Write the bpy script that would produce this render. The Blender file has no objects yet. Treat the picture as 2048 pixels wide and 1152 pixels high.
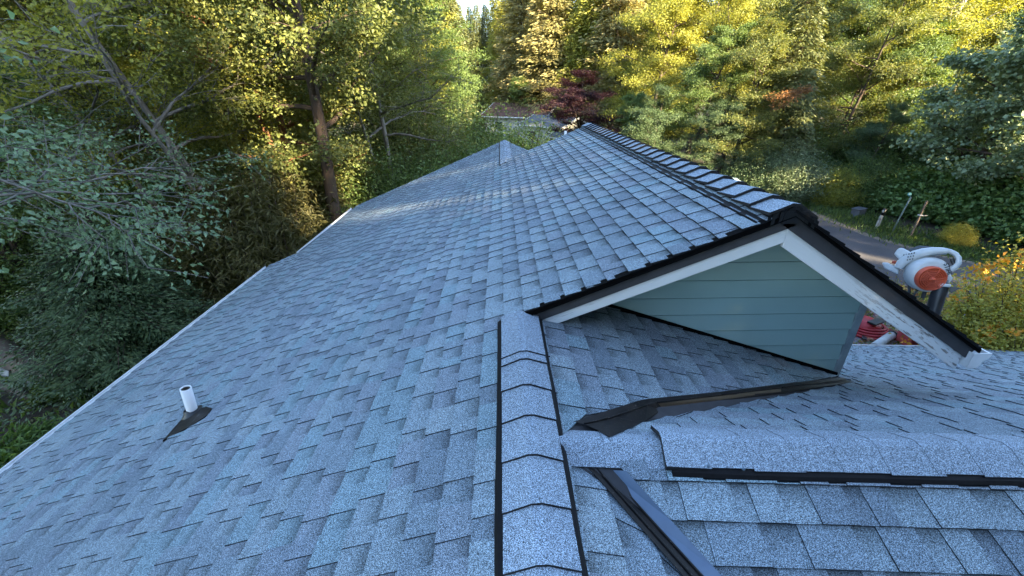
import bpy, math, random
import numpy as np
from mathutils import Vector, Matrix

random.seed(7)
rng = np.random.default_rng(11)
S = bpy.context.scene
COL = S.collection

# ------------------------------------------------------------------ camera, sky, sun, exposure
FPX, PITCH, YAW, HR = 842.0, math.radians(25.6), math.radians(1.5), 1.36
cd = bpy.data.cameras.new('camera'); cam = bpy.data.objects.new('camera', cd); COL.objects.link(cam)
cd.sensor_width = 36.0; cd.lens = 36.0 * FPX / 2048.0
cd.clip_start = 0.05; cd.clip_end = 2000
cam.location = (0, 0, 0); cam.rotation_euler = (math.pi/2 - PITCH, 0, -YAW)
S.camera = cam

SUN_AZ = math.radians(-50)      # direction towards the sun, measured from +x anticlockwise
SUN_EL = math.radians(22)
sdir = Vector((math.cos(SUN_EL)*math.cos(SUN_AZ), math.cos(SUN_EL)*math.sin(SUN_AZ), math.sin(SUN_EL)))
W = bpy.data.worlds.new('World'); S.world = W; W.use_nodes = True
wn = W.node_tree.nodes; wl = W.node_tree.links
bg = wn['Background']; sky = wn.new('ShaderNodeTexSky'); sky.sky_type = 'NISHITA'; sky.sun_disc = False
sky.sun_elevation = SUN_EL; sky.sun_rotation = math.pi/2 - SUN_AZ
sky.altitude = 50; sky.air_density = 1.0; sky.dust_density = 0.6; sky.ozone_density = 1.0
wl.new(sky.outputs[0], bg.inputs[0]); bg.inputs[1].default_value = 0.10
sl = bpy.data.lights.new('sun', 'SUN'); sun = bpy.data.objects.new('sun', sl); COL.objects.link(sun)
sl.energy = 5.0; sl.angle = math.radians(0.6); sl.color = (1.0, 0.81, 0.51)
sun.rotation_euler = sdir.to_track_quat('Z', 'Y').to_euler(); sun.location = sdir * 60
S.view_settings.view_transform = 'Standard'; S.view_settings.look = 'None'
S.view_settings.gamma = 1.0; S.view_settings.use_curve_mapping = False
S.view_settings.exposure = 3.2
cy = S.cycles
cy.max_bounces = 6; cy.diffuse_bounces = 3; cy.glossy_bounces = 2; cy.transmission_bounces = 3
cy.transparent_max_bounces = 4; cy.caustics_reflective = False; cy.caustics_refractive = False
cy.use_denoising = True; cy.use_adaptive_sampling = True; cy.adaptive_threshold = 0.02

# ------------------------------------------------------------------ measuring helpers (photo pixel -> point on a known plane)
_F0 = np.array([math.sin(YAW), math.cos(YAW), 0.0]); _R = np.array([math.cos(YAW), -math.sin(YAW), 0.0])
_F = _F0*math.cos(PITCH) - np.array([0, 0, math.sin(PITCH)]); _U = _F0*math.sin(PITCH) + np.array([0, 0, math.cos(PITCH)])
def ray(x, y): return _F + _R*(x-1024)/FPX + _U*(576-y)/FPX
def onpl(x, y, n, p):
    d = ray(x, y); n = np.asarray(n, float); return d*np.dot(n, p)/np.dot(n, d)
def onz(x, y, z): d = ray(x, y); return d*z/d[2]
def ony(x, y, yy): d = ray(x, y); return d*yy/d[1]
def at(px, d):
    r = ray(px, 172.6); r = r/np.hypot(r[0], r[1]); return (r[0]*d, r[1]*d)
def proj(p):
    p = np.asarray(p, float); z = p@_F
    return 1024+FPX*(p@_R)/z, 576-FPX*(p@_U)/z, z

# ------------------------------------------------------------------ object helpers
def link(o, parent=None):
    COL.objects.link(o)
    if parent is not None: o.parent = parent
    return o
def tag(o, label=None, cat=None, group=None, kind=None):
    if label: o['label'] = label
    if cat: o['category'] = cat
    if group: o['group'] = group
    if kind: o['kind'] = kind
    return o
def empty(name, loc, rz=0.0):
    o = bpy.data.objects.new(name, None); o.location = loc; o.rotation_euler = (0, 0, rz); o.empty_display_size = 0.2
    return link(o)

class MB:
    """collects faces; build() links them as one mesh"""
    def __init__(s): s.v = []; s.f = []; s.sm = []
    def add(s, vs, fs, smooth=False):
        b = len(s.v); s.v += [tuple(map(float, p)) for p in vs]; s.f += [tuple(b+i for i in f) for f in fs]; s.sm += [smooth]*len(fs)
    def box(s, c, d, M=None):
        vs = [Vector((x*d[0]/2, y*d[1]/2, z*d[2]/2)) for x in (-1, 1) for y in (-1, 1) for z in (-1, 1)]
        if M is not None: vs = [M @ p for p in vs]
        vs = [p + Vector(c) for p in vs]
        s.add(vs, [(0, 1, 3, 2), (4, 6, 7, 5), (0, 4, 5, 1), (2, 3, 7, 6), (0, 2, 6, 4), (1, 5, 7, 3)])
    def prism(s, poly, off):
        """closed 3D polygon extruded by a vector"""
        n = len(poly); a = [Vector(p) for p in poly]; b = [p+Vector(off) for p in a]
        s.add(a+b, [tuple(range(n))[::-1], tuple(range(n, 2*n))]+[(i, (i+1) % n, n+(i+1) % n, n+i) for i in range(n)])
    def tube(s, pts, rad, sides=10, caps=True, smooth=True):
        pts = [Vector(p) for p in pts]; n = len(pts)
        if not hasattr(rad, '__len__'): rad = [rad]*n
        ref = None; vs = []
        for i, p in enumerate(pts):
            t = (pts[min(i+1, n-1)]-pts[max(i-1, 0)]).normalized()
            if ref is None: ref = t.orthogonal().normalized()
            ref = (ref - t*ref.dot(t)); ref = ref.normalized() if ref.length > 1e-6 else t.orthogonal().normalized()
            q = t.cross(ref)
            for k in range(sides):
                a = 2*math.pi*k/sides; vs.append(p + (ref*math.cos(a)+q*math.sin(a))*rad[i])
        fs = [(i*sides+k, i*sides+(k+1) % sides, (i+1)*sides+(k+1) % sides, (i+1)*sides+k) for i in range(n-1) for k in range(sides)]
        b = len(s.v); s.add(vs, fs, smooth)
        if caps:
            s.f += [tuple(b+k for k in range(sides))[::-1], tuple(b+(n-1)*sides+k for k in range(sides))]; s.sm += [False, False]
    def lathe(s, prof, M, sides=24, smooth=True):
        """prof: (r, h) pairs; M places the axis (local z)"""
        vs = [M @ Vector((r*math.cos(2*math.pi*k/sides), r*math.sin(2*math.pi*k/sides), h)) for r, h in prof for k in range(sides)]
        fs = [(i*sides+k, i*sides+(k+1) % sides, (i+1)*sides+(k+1) % sides, (i+1)*sides+k) for i in range(len(prof)-1) for k in range(sides)]
        s.add(vs, fs, smooth)
    def mesh(s, name, mat):
        me = bpy.data.meshes.new(name); me.from_pydata(s.v, [], s.f)
        me.polygons.foreach_set('use_smooth', s.sm)
        if mat: me.materials.append(mat)
        return me
    def build(s, name, mat, parent=None, bevel=0.0):
        o = bpy.data.objects.new(name, s.mesh(name, mat))
        if bevel:
            m = o.modifiers.new('bevel', 'BEVEL'); m.width = bevel; m.segments = 2; m.limit_method = 'ANGLE'
        return link(o, parent)

# ------------------------------------------------------------------ materials
def newmat(name):
    m = bpy.data.materials.new(name); m.use_nodes = True
    n = m.node_tree.nodes; return m, n, m.node_tree.links, n['Principled BSDF']
def mixc(n, l, fac, a, b, mode='MIX'):
    x = n.new('ShaderNodeMix'); x.data_type = 'RGBA'; x.blend_type = mode
    for sock, v in ((x.inputs[0], fac), (x.inputs[6], a), (x.inputs[7], b)):
        if hasattr(v, 'default_value') or hasattr(v, 'links'): l.new(v, sock)
        elif isinstance(v, (int, float)): sock.default_value = v
        else: sock.default_value = (*v, 1) if len(v) == 3 else v
    return x.outputs[2]
def noise(n, l, scale, detail=3, rough=0.55, vec=None, kind='pos', stretch=None):
    if vec is None:
        if kind == 'pos': vec = n.new('ShaderNodeNewGeometry').outputs['Position']
        else: vec = n.new('ShaderNodeTexCoord').outputs['Object']
    if stretch:
        mp = n.new('ShaderNodeMapping'); mp.inputs['Scale'].default_value = stretch; l.new(vec, mp.inputs[0]); vec = mp.outputs[0]
    t = n.new('ShaderNodeTexNoise'); t.inputs['Scale'].default_value = scale; t.inputs['Detail'].default_value = detail
    t.inputs['Roughness'].default_value = rough; l.new(vec, t.inputs['Vector']); return t.outputs[0]
def ramp(n, l, fac, stops):
    r = n.new('ShaderNodeValToRGB'); e = r.color_ramp.elements
    while len(e) < len(stops): e.new(0.5)
    for q, (p, c) in zip(e, stops):
        q.position = p; q.color = (*c, 1) if hasattr(c, '__len__') else (c, c, c, 1)
    l.new(fac, r.inputs[0]); return r.outputs[0]
def bump(n, l, bs, h, strength, dist):
    b = n.new('ShaderNodeBump'); b.inputs['Strength'].default_value = strength; b.inputs['Distance'].default_value = dist
    l.new(h, b.inputs['Height']); l.new(b.outputs[0], bs.inputs['Normal'])

def simple(name, c1, c2=None, scale=8, rough=0.6, spec=0.4, metal=0.0, bmp=0.0, lo=0.35, hi=0.65, stretch=None, kind='pos'):
    m, n, l, b = newmat(name)
    if c2 is None: c2 = tuple(x*0.75 for x in c1)
    f = noise(n, l, scale, 4, 0.6, stretch=stretch, kind=kind)
    l.new(ramp(n, l, f, [(lo, c2), (hi, c1)]), b.inputs['Base Color'])
    b.inputs['Roughness'].default_value = rough; b.inputs['Specular IOR Level'].default_value = spec; b.inputs['Metallic'].default_value = metal
    if bmp: bump(n, l, b, f, bmp, 0.01)
    return m

def shingle_mat(name, attr):
    m, n, l, b = newmat(name)
    if attr:
        a = n.new('ShaderNodeAttribute'); a.attribute_name = 'tint'; col = a.outputs['Color']
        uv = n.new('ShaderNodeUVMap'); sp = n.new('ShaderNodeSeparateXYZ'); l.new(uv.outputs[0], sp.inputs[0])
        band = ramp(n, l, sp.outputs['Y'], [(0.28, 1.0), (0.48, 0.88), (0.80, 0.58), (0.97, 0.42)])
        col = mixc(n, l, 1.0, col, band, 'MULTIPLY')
    else:
        col = ramp(n, l, noise(n, l, 3.1, 2), [(0.3, (0.170, 0.208, 0.250)), (0.7, (0.198, 0.240, 0.286))])
    g = noise(n, l, 300, 2, 0.75); g2 = noise(n, l, 105, 2, 0.6)
    sp1 = ramp(n, l, g, [(0.36, 0.18), (0.49, 0.78), (0.61, 2.5)])
    sp2 = ramp(n, l, g2, [(0.38, 0.84), (0.62, 1.16)])
    big = ramp(n, l, noise(n, l, 0.9, 3), [(0.3, 0.88), (0.7, 1.10)])
    col = mixc(n, l, 1.0, col, sp1, 'MULTIPLY'); col = mixc(n, l, 1.0, col, sp2, 'MULTIPLY'); col = mixc(n, l, 1.0, col, big, 'MULTIPLY')
    l.new(col, b.inputs['Base Color']); b.inputs['Roughness'].default_value = 0.85; b.inputs['Specular IOR Level'].default_value = 0.25
    bump(n, l, b, g, 0.5, 0.002)
    return m

M = {}
M['shingle'] = shingle_mat('asphalt_shingle', True)
M['cap'] = shingle_mat('asphalt_cap_shingle', False)
M['cut_edge'] = simple('cut_asphalt_edge', (0.012, 0.013, 0.015), (0.007, 0.007, 0.008), 90, 0.8)
M['deck'] = simple('dark_underlay', (0.05, 0.05, 0.055), rough=0.9)
M['vent'] = simple('black_ridge_vent', (0.006, 0.006, 0.007), (0.003, 0.003, 0.004), 60, 0.6, 0.15)
M['drip'] = simple('black_drip_edge', (0.0032, 0.0032, 0.0036), (0.002, 0.002, 0.002), 20, 0.75, 0.04)
def flash_mat():
    m, n, l, b = newmat('dark_bronze_flashing')
    f = noise(n, l, 14, 4, 0.6); f2 = noise(n, l, 90, 2)
    c = ramp(n, l, f, [(0.35, (0.006, 0.005, 0.005)), (0.7, (0.018, 0.014, 0.012))])
    c = mixc(n, l, ramp(n, l, f2, [(0.66, 0.0), (0.72, 0.5)]), c, (0.16, 0.13, 0.11))
    l.new(c, b.inputs['Base Color']); b.inputs['Specular IOR Level'].default_value = 0.22
    l.new(ramp(n, l, f, [(0.3, 0.42), (0.7, 0.60)]), b.inputs['Roughness']); return m
M['flash'] = flash_mat()
M['reflect_blue'] = simple('flashing_sky_reflection', (0.085, 0.135, 0.21), (0.065, 0.105, 0.17), 6, 0.35, 0.7)  # sky reflection painted as blue into the colour of the dark metal
M['reflect_tan'] = simple('flashing_tree_reflection', (0.10, 0.065, 0.033), (0.06, 0.04, 0.022), 10, 0.4, 0.6)  # reflection of sunlit trees painted as tan on the dark metal
def paint_mat(name, base, peel, lo, hi, stretch, dirt=0.12, wood=(0.30, 0.27, 0.25), rot=0.0):
    m, n, l, b = newmat(name)
    tc0 = n.new('ShaderNodeTexCoord').outputs['Object']
    mp = n.new('ShaderNodeMapping'); mp.inputs['Rotation'].default_value = (0, rot, 0); l.new(tc0, mp.inputs[0]); tc = mp.outputs[0]
    f = noise(n, l, 6, 5, 0.62, vec=tc, stretch=stretch); f2 = noise(n, l, 1.6, 3, 0.5, vec=tc)
    gr = noise(n, l, 5, 3, 0.6, vec=tc, stretch=(2, 2, 40) if stretch[2] > 5 else (30, 2, 2))
    c = ramp(n, l, f2, [(0.3, tuple(x*(1-dirt) for x in base)), (0.7, base)])
    if peel:
        mk = ramp(n, l, f, [(lo, 0.0), (hi, 1.0)])
        # wear grows towards the weathered lower end of the board (object space x)
        sp = n.new('ShaderNodeSeparateXYZ'); l.new(tc0, sp.inputs[0])
        w = n.new('ShaderNodeMapRange'); w.inputs['From Min'].default_value = peel[0]; w.inputs['From Max'].default_value = peel[1]
        w.inputs['To Min'].default_value = peel[2]; w.inputs['To Max'].default_value = peel[3]; l.new(sp.outputs['X'], w.inputs['Value'])
        mm = n.new('ShaderNodeMath'); mm.operation = 'MULTIPLY'; mm.use_clamp = True; l.new(mk, mm.inputs[0]); l.new(w.outputs[0], mm.inputs[1])
        c = mixc(n, l, mm.outputs[0], c, ramp(n, l, gr, [(0.3, tuple(x*0.5 for x in wood)), (0.7, wood)]))
    l.new(c, b.inputs['Base Color']); b.inputs['Roughness'].default_value = 0.5; bump(n, l, b, f, 0.15, 0.004)
    return m
M['white'] = paint_mat('white_trim_paint', (0.70, 0.72, 0.73), (2.15, 2.75, 0.03, 1.0), 0.56, 0.60, (1.5, 1, 13), rot=-0.555)
M['white_l'] = paint_mat('white_trim_paint_left', (0.70, 0.72, 0.73), (0.75, 0.28, 0.05, 0.9), 0.60, 0.64, (1.2, 1, 16), rot=0.395)
M['white_clean'] = simple('white_metal_paint', (0.74, 0.76, 0.77), (0.60, 0.62, 0.63), 5, 0.4)
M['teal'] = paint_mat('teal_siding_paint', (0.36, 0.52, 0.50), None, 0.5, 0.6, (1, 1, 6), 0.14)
M['teal_back'] = simple('lap_shadow_backing', (0.03, 0.05, 0.05), rough=0.9)  # dark backing that paints the lap shadow lines between siding boards
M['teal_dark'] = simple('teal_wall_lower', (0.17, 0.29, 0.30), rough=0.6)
M['trim_grey'] = simple('grey_corner_trim', (0.34, 0.40, 0.42), (0.24, 0.29, 0.31), 6, 0.6)
M['pvc'] = simple('white_plastic_pipe', (0.72, 0.73, 0.74), (0.45, 0.46, 0.47), 18, 0.45, lo=0.28, hi=0.45, stretch=(1, 1, 0.3))
M['rubber'] = simple('black_rubber_boot', (0.008, 0.008, 0.010), rough=0.4, spec=0.6)
M['rust'] = simple('rusty_metal', (0.12, 0.06, 0.035), (0.05, 0.03, 0.02), 20, 0.7)

# ------------------------------------------------------------------ roof geometry
XA, SL = 0.115, 5/12
SR = 0.34
XB = 1.75; ZB = -HR + SL*(XB-XA)     # -0.679
SB = 0.62
YB, YBF = 2.42, 8.82
XE1, XE2, YJ, YF, YN = -5.0, -4.28, 8.58, 12.3, -2.6
YW = 3.0
EXPO = 0.143

def P(*a): return np.array(a, float)
def nrm(v): v = np.asarray(v, float); return v/np.linalg.norm(v)
class Plane:
    """u along the courses, v up the slope"""
    def __init__(s, o, u, up):
        s.o = P(*o); s.u = nrm(u); up = np.asarray(up, float); s.v = nrm(up - s.u*np.dot(up, s.u)); n = np.cross(s.u, s.v)
        s.flip = n[2] < 0
        s.n = -n if s.flip else n
    def uv(s, p): d = np.asarray(p, float)-s.o; return np.dot(d, s.u), np.dot(d, s.v)
    def at(s, u, v, h=0.0): return s.o + s.u*u + s.v*v + s.n*h

TINTS = [(0.169, 0.213, 0.242), (0.146, 0.185, 0.217), (0.124, 0.156, 0.186), (0.154, 0.185, 0.218), (0.150, 0.209, 0.240), (0.182, 0.224, 0.249), (0.137, 0.167, 0.201), (0.019, 0.022, 0.026)]
TW = [0.30, 0.22, 0.10, 0.14, 0.12, 0.06, 0.06]
TH_T, TH_G, LIFT = 0.0105, 0.004, 0.009
def piece(plane, b0, b1, t0, t1, v0, v1, tooth):
    """world corners of one exposed shingle tab (8 points)"""
    hb = LIFT + (TH_T if tooth else TH_G); ht = (TH_T if tooth else TH_G)*0.55
    ov = 0.004
    top = [plane.at(b0, v0, hb), plane.at(b1, v0, hb), plane.at(t1, v1+ov, ht), plane.at(t0, v1+ov, ht)]
    bot = [plane.at(b0, v0, 0.0), plane.at(b1, v0, 0.0), plane.at(t1, v1+ov, 0.0), plane.at(t0, v1+ov, 0.0)]
    return top+bot
PF = [(0, 1, 2, 3), (0, 4, 5, 1), (1, 5, 6, 2), (3, 7, 4, 0)]
PFf = [tuple(reversed(f)) for f in PF]
ALLP = []      # (slope index, plane, params, tint index, area in photo)
def gen_rows(plane, sid, vmax, interval, v_start=0.0):
    k = 0; v = v_start
    while v < vmax - 0.01:
        v1 = min(v+EXPO, vmax)
        i0 = interval(v+1e-4); i1 = interval(v1-1e-4)
        if i0 is None and i1 is None: v = v1; k += 1; continue
        if i0 is None: i0 = ((i1[0]+i1[1])/2,)*2
        if i1 is None: i1 = ((i0[0]+i0[1])/2,)*2
        lo = min(i0[0], i1[0]); hi = max(i0[1], i1[1])
        r = random.Random(sid*1000+k)
        u = lo - r.random()*0.3; tooth = r.random() < 0.5; run = r.choices(range(7), TW)[0]
        while u < hi:
            w = r.choice([0.08, 0.11, 0.14, 0.17, 0.20]) if tooth else r.choice([0.07, 0.09, 0.12, 0.14])
            b0, b1 = max(u, i0[0]), min(u+w, i0[1]); t0, t1 = max(u, i1[0]), min(u+w, i1[1])
            if b1 > b0+0.004 or t1 > t0+0.004:
                if b1 < b0: m = i0[0] if u+w < i0[0] else i0[1]; b0 = b1 = min(max(m, lo), hi)
                if t1 < t0: m = i1[0] if u+w < i1[0] else i1[1]; t0 = t1 = min(max(m, lo), hi)
                if r.random() < 0.45: run = r.choices(range(7), TW)[0]
                full = abs(b0-u) < 1e-6 and abs(t0-u) < 1e-6 and abs(b1-u-w) < 1e-6 and abs(t1-u-w) < 1e-6 and abs(v1-v-EXPO) < 1e-6
                c = plane.at((b0+b1)/2, (v+v1)/2); px, py, pz = proj(c); area = 0
                if pz > 0.2 and -20 < px < 2068 and -20 < py < 1172:
                    q = [proj(plane.at(a, b)) for a, b in ((b0, v), (b1, v), (t1, v1), (t0, v1))]
                    area = abs(sum(q[i][0]*q[(i+1) % 4][1]-q[(i+1) % 4][0]*q[i][1] for i in range(4)))/2
                    if plane.n @ (-c) < 0: area = 0
                ALLP.append((sid, plane, (b0, b1, t0, t1, v, v1, tooth), run, area, full, w))
            u += w; tooth = not tooth
        v = v1; k += 1

house = empty('house', (-1.5, 5.0, -6.6)); tag(house, 'house under a blue grey shingle roof with teal gable wall', 'house')
HM = Matrix.Translation(Vector(house.location)).inverted()
def hpart(mb, name, mat, bevel=0.0, parent=None):
    o = mb.build(name, mat, parent or house, bevel)
    if parent is None: o.matrix_parent_inverse = HM
    else: o.matrix_parent_inverse = Matrix.Identity(4)
    return o
SLOPES = {}
def slope_deck(sid, polys, plane, th=0.09):
    mb = MB()
    for poly in polys:
        mb.prism([P(*p) - plane.n*0.0015 for p in poly], -plane.n*th)
    SLOPES[sid] = hpart(mb, 'roof_slope', M['deck'])

def Lz(x): return -HR + SL*(x-XA)
def Rz(x): return -HR - SR*(x-XA)
def Bz(x): return ZB - SB*(x-XB)
# L : the long left slope
plL = Plane((XE1, 0, Lz(XE1)), (0, 1, 0), (1, 0, SL))
cL = 1/math.hypot(1, SL)
def ivL(v):
    x = XE1 + v*cL
    if x < XE2-0.01: return (YN, YJ)
    if x < XA: return (YN, YF)
    return (YB, YBF)
vL = (XB-XE1)/cL
slope_deck(0, [[(XE1, YN, Lz(XE1)), (XA, YN, Lz(XA)), (XA, YJ, Lz(XA)), (XE1, YJ, Lz(XE1))],
               [(XE2, YJ+.001, Lz(XE2)), (XA, YJ+.001, Lz(XA)), (XA, YF, Lz(XA)), (XE2, YF, Lz(XE2))],
               [(XA+.001, YB, Lz(XA)), (XB, YB, Lz(XB)), (XB, YBF, Lz(XB)), (XA+.001, YBF, Lz(XA))]], plL)
# B right slope
XR = 3.36
plB = Plane((XR, 0, Bz(XR)), (0, 1, 0), (-1, 0, SB)); vB = (XR-XB)*math.hypot(1, SB)
slope_deck(1, [[(XB+.001, YB, Bz(XB)), (XR, YB, Bz(XR)), (XR, YBF, Bz(XR)), (XB+.001, YBF, Bz(XB))]], plB)
gen_rows(plL, 0, vL-0.01, ivL)
gen_rows(plB, 1, vB-0.01, lambda v: (YB, YBF))
# right slope of the low ridge, pieces either side of the wing
nR = P(SR, 0, 1); pA = P(XA, 0, -HR)
D1 = onz(1340, 886, -1.38); D2 = onz(2040, 903, -1.38); dD = nrm(D2-D1)
vK = onpl(1680, 769, nR, pA); vK0 = onpl(1189, 857, nR, pA)
nK = np.cross(dD, vK-D1); nK /= nK[2]
E0 = onpl(1216, 957, nR, pA); E1 = onpl(1393, 1152, nR, pA)
nF = np.cross(dD, E1-D1); nF /= nF[2]
# meeting point of ridge D with the slope
tt = (np.dot(nR, pA)-np.dot(nR, D1))/np.dot(nR, dD); J = D1+dD*tt
def lineonR(A, B, off):
    """y on the slope at x of line A-B, shifted by off in plan (metres)"""
    d = (B-A)[:2]; L = np.hypot(*d); n = np.array([-d[1], d[0]])/L*off
    return lambda x: (A[1]+n[1]) + (x-(A[0]+n[0]))*d[1]/d[0]
VKdir = vK - vK0
plR = Plane((XA+3.4, 0, Rz(XA+3.4)), (0, 1, 0), (-1, 0, SR)); cR = 1/math.hypot(1, SR)
yk = lineonR(vK0, vK, 0.080); ye = lineonR(E0, E1, -0.05)
def ivR1(v):
    x = XA+3.4 - v*cR
    a = yk(x)
    if x < 0.40: a = max(a, 1.47)
    if x < 0.30: a = 1.40
    return (a, YW-.036) if a < YW-0.04 else None
def ivR2(v):
    x = XA+3.4 - v*cR
    a = ye(x)
    if x < 0.37: a = 1.24
    if x < 0.30: a = 1.40
    return (YN, a) if a > YN+0.01 else None
v2 = 3.4/cR
slope_deck(2, [[(XA, YN, Rz(XA)), (XA, J[1], Rz(XA)), (J[0], J[1], J[2]), (E1[0]*2.2-E0[0]*1.2, E1[1]*2.2-E0[1]*1.2, Rz(E1[0]*2.2-E0[0]*1.2)), (1.75, YN, Rz(1.75))],
               [(XA, J[1]+.001, Rz(XA)), (J[0], J[1]+.001, J[2]), (vK[0], vK[1], vK[2]), (vK[0]+.12, YW, Rz(vK[0]+.12)), (XA, YW, Rz(XA))]], plR)
gen_rows(plR, 2, v2-0.03, ivR1); gen_rows(plR, 3, v2-0.03, ivR2)
SLOPES[3] = SLOPES[2]
# far part of the low ridge: right slope
plC = Plane((XA+2.4, 0, -HR-SL*2.4), (0, 1, 0), (-1, 0, SL))
slope_deck(4, [[(XA, YBF+.002, -HR), (XA+2.4, YBF+.002, -HR-SL*2.4), (XA+2.4, YF, -HR-SL*2.4), (XA, YF, -HR)]], plC)
gen_rows(plC, 4, 2.4*math.hypot(1, SL)-0.02, lambda v: (YBF+0.002, YF))
# K : far slope of the wing, F : near slope
eK = onpl(1690, 693, nK, D1)
def onplane_xy(n, p, x, y): return P(x, y, (np.dot(n, p)-n[0]*x-n[1]*y)/n[2])
eK0 = onplane_xy(nK, D1, eK[0]-5.2, eK[1]+0.45); 
plK = Plane(eK0, dD, D1-eK0)
plK.u = dD; 
vKtop = plK.uv(D1)[1]
def ivK(v):
    # left limit: valley line in (u,v), below its end the right wall of the gable
    a0, b0 = plK.uv(vK0); a1, b1 = plK.uv(vK)
    if v > b1:
        u0 = a0+(v-b0)*(a1-a0)/(b1-b0) + 0.075
        if v > b0: u0 = a0+0.12
    else:
        x_l = 2.99
        p = plK.at(0, v); u0 = (x_l-p[0])/dD[0]
    p = plK.at(0, v)
    return (u0, (13.2-p[0])/dD[0])
# keep the eave parallel to the small skew seen in the photo
def Kpt(u, v): return tuple(plK.at(u, v))
jv = plK.uv(J); kv = plK.uv(vK)
pw = plK.at(0, 0); uw = (2.99-pw[0])/dD[0]; ue = (13.2-pw[0])/dD[0]
slope_deck(5, [[Kpt(*jv), Kpt(*kv), Kpt(uw, kv[1]-0.02), Kpt(uw, 0), Kpt(ue, 0), Kpt(ue, vKtop)]], plK, 0.05)
gen_rows(plK, 5, vKtop-0.02, ivK)
Fo = D1 + (E1-E0)/np.linalg.norm(E1-E0)*0
fdir = np.cross(dD, nrm(nF)); fdir = fdir if fdir[2] > 0 else -fdir
FO = D1 - nrm(fdir)*3.0
plF = Plane(FO, dD, fdir)
def ivF(v):
    a0, b0 = plF.uv(E0); a1, b1 = plF.uv(E1)
    u0 = a0+(v-b0)*(a1-a0)/(b1-b0) + 0.066
    p = plF.at(0, v)
    return (u0, (6.5-p[0])/dD[0])
e2 = P(*(E1 + (E1-E0)*4.0)); 
fe = plF.uv(e2)
slope_deck(6, [[tuple(J), tuple(plF.at(fe[0], fe[1])), tuple(plF.at((6.5-FO[0])/dD[0], fe[1])), tuple(plF.at((6.5-FO[0])/dD[0], 3.0))]], plF, 0.05)
gen_rows(plF, 6, 3.0-0.02, ivF, v_start=3.0-0.162-EXPO*17)

# ---- shingles: the 300 that show largest are parts, the rest of each slope is one field
def set_attrs(me, tints, uvs):
    a = me.attributes.new('tint', 'FLOAT_COLOR', 'FACE')
    a.data.foreach_set('color', np.asarray([(*TINTS[t], 1) for t in tints], dtype=np.float32).ravel())
    u = me.uv_layers.new(name='UVMap'); u.data.foreach_set('uv', np.asarray(uvs, dtype=np.float32).ravel())
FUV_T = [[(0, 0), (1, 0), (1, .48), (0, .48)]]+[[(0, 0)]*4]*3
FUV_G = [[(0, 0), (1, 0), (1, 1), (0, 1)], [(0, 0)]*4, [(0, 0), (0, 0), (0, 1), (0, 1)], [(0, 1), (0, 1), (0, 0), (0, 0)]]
def piece_data(plane, par, jit):
    b0, b1, t0, t1, v0, v1, tooth = par
    pts = piece(plane, b0, b1, t0, t1, v0, v1, tooth)
    fs = PFf if plane.flip else PF
    uv = FUV_T if tooth else FUV_G
    if plane.flip: uv = [list(reversed(q)) for q in uv]
    return pts, fs, uv
hole = [onpl(x, y, (-SL, 0, 1), pA)[:2] for x, y in ((327, 885), (344, 875), (367, 864), (389, 852), (417, 833), (425, 820), (414, 817), (378, 827))]
hx0, hx1 = min(p[0] for p in hole), max(p[0] for p in hole); hy0, hy1 = min(p[1] for p in hole), max(p[1] for p in hole)
order = sorted(range(len(ALLP)), key=lambda i: -(ALLP[i][4] if ALLP[i][5] else 0))
big = set(order[:296])
shared = {}
fields = {}
for i, (sid, plane, par, run, area, full, w) in enumerate(ALLP):
    if i in big:
        key = (plane.flip, par[6], round(w, 3), run)
        if key not in shared:
            ref = Plane((0, 0, 0), (1, 0, 0), (0, 1, 0)) if not plane.flip else Plane((0, 0, 0), (1, 0, 0), (0, -1, 0))
            ref.v = P(0, 1, 0) if not plane.flip else P(0, 1, 0)
            # local frame: x = along course, y = up slope, z = normal
            hb = LIFT + (TH_T if par[6] else TH_G); ht = (TH_T if par[6] else TH_G)*0.55; ww = w/2; ee = EXPO
            pts = [(-ww, 0, hb), (ww, 0, hb), (ww, ee+.004, ht), (-ww, ee+.004, ht), (-ww, 0, 0), (ww, 0, 0), (ww, ee+.004, 0), (-ww, ee+.004, 0)]
            me = bpy.data.meshes.new('shingle'); me.from_pydata(pts, [], PF)
            uv = FUV_T if par[6] else FUV_G
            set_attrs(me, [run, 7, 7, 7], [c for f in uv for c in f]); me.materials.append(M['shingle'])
            shared[key] = me
        o = bpy.data.objects.new('shingle', shared[key])
        link(o, SLOPES[sid])
        uu = plane.u if not plane.flip else -plane.u
        c = plane.at((par[0]+par[1])/2, par[4])
        mw = Matrix(((uu[0], plane.v[0], plane.n[0], c[0]), (uu[1], plane.v[1], plane.n[1], c[1]), (uu[2], plane.v[2], plane.n[2], c[2]), (0, 0, 0, 1)))
        tw = Matrix.Rotation(random.gauss(0, 0.006), 4, 'Z') @ Matrix.Rotation(random.gauss(0, 0.004), 4, 'Y')
        o.matrix_local = mw @ tw
    else:
        fd = fields.setdefault(sid, ([], [], [], []))
        pts, fs, uv = piece_data(plane, par, 0)
        b = len(fd[0]); fd[0].extend(map(tuple, pts)); fd[1].extend(tuple(b+k for k in f) for f in fs)
        fd[2].extend([run, 7, 7, 7]); fd[3].extend(c for f in uv for c in f)
for sid, (vs, fs, ts, uv) in fields.items():
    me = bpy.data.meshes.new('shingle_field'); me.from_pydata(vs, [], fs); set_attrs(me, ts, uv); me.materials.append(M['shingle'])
    o = bpy.data.objects.new('shingle_field', me); link(o, SLOPES[sid]); o['kind'] = 'stuff'

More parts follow.
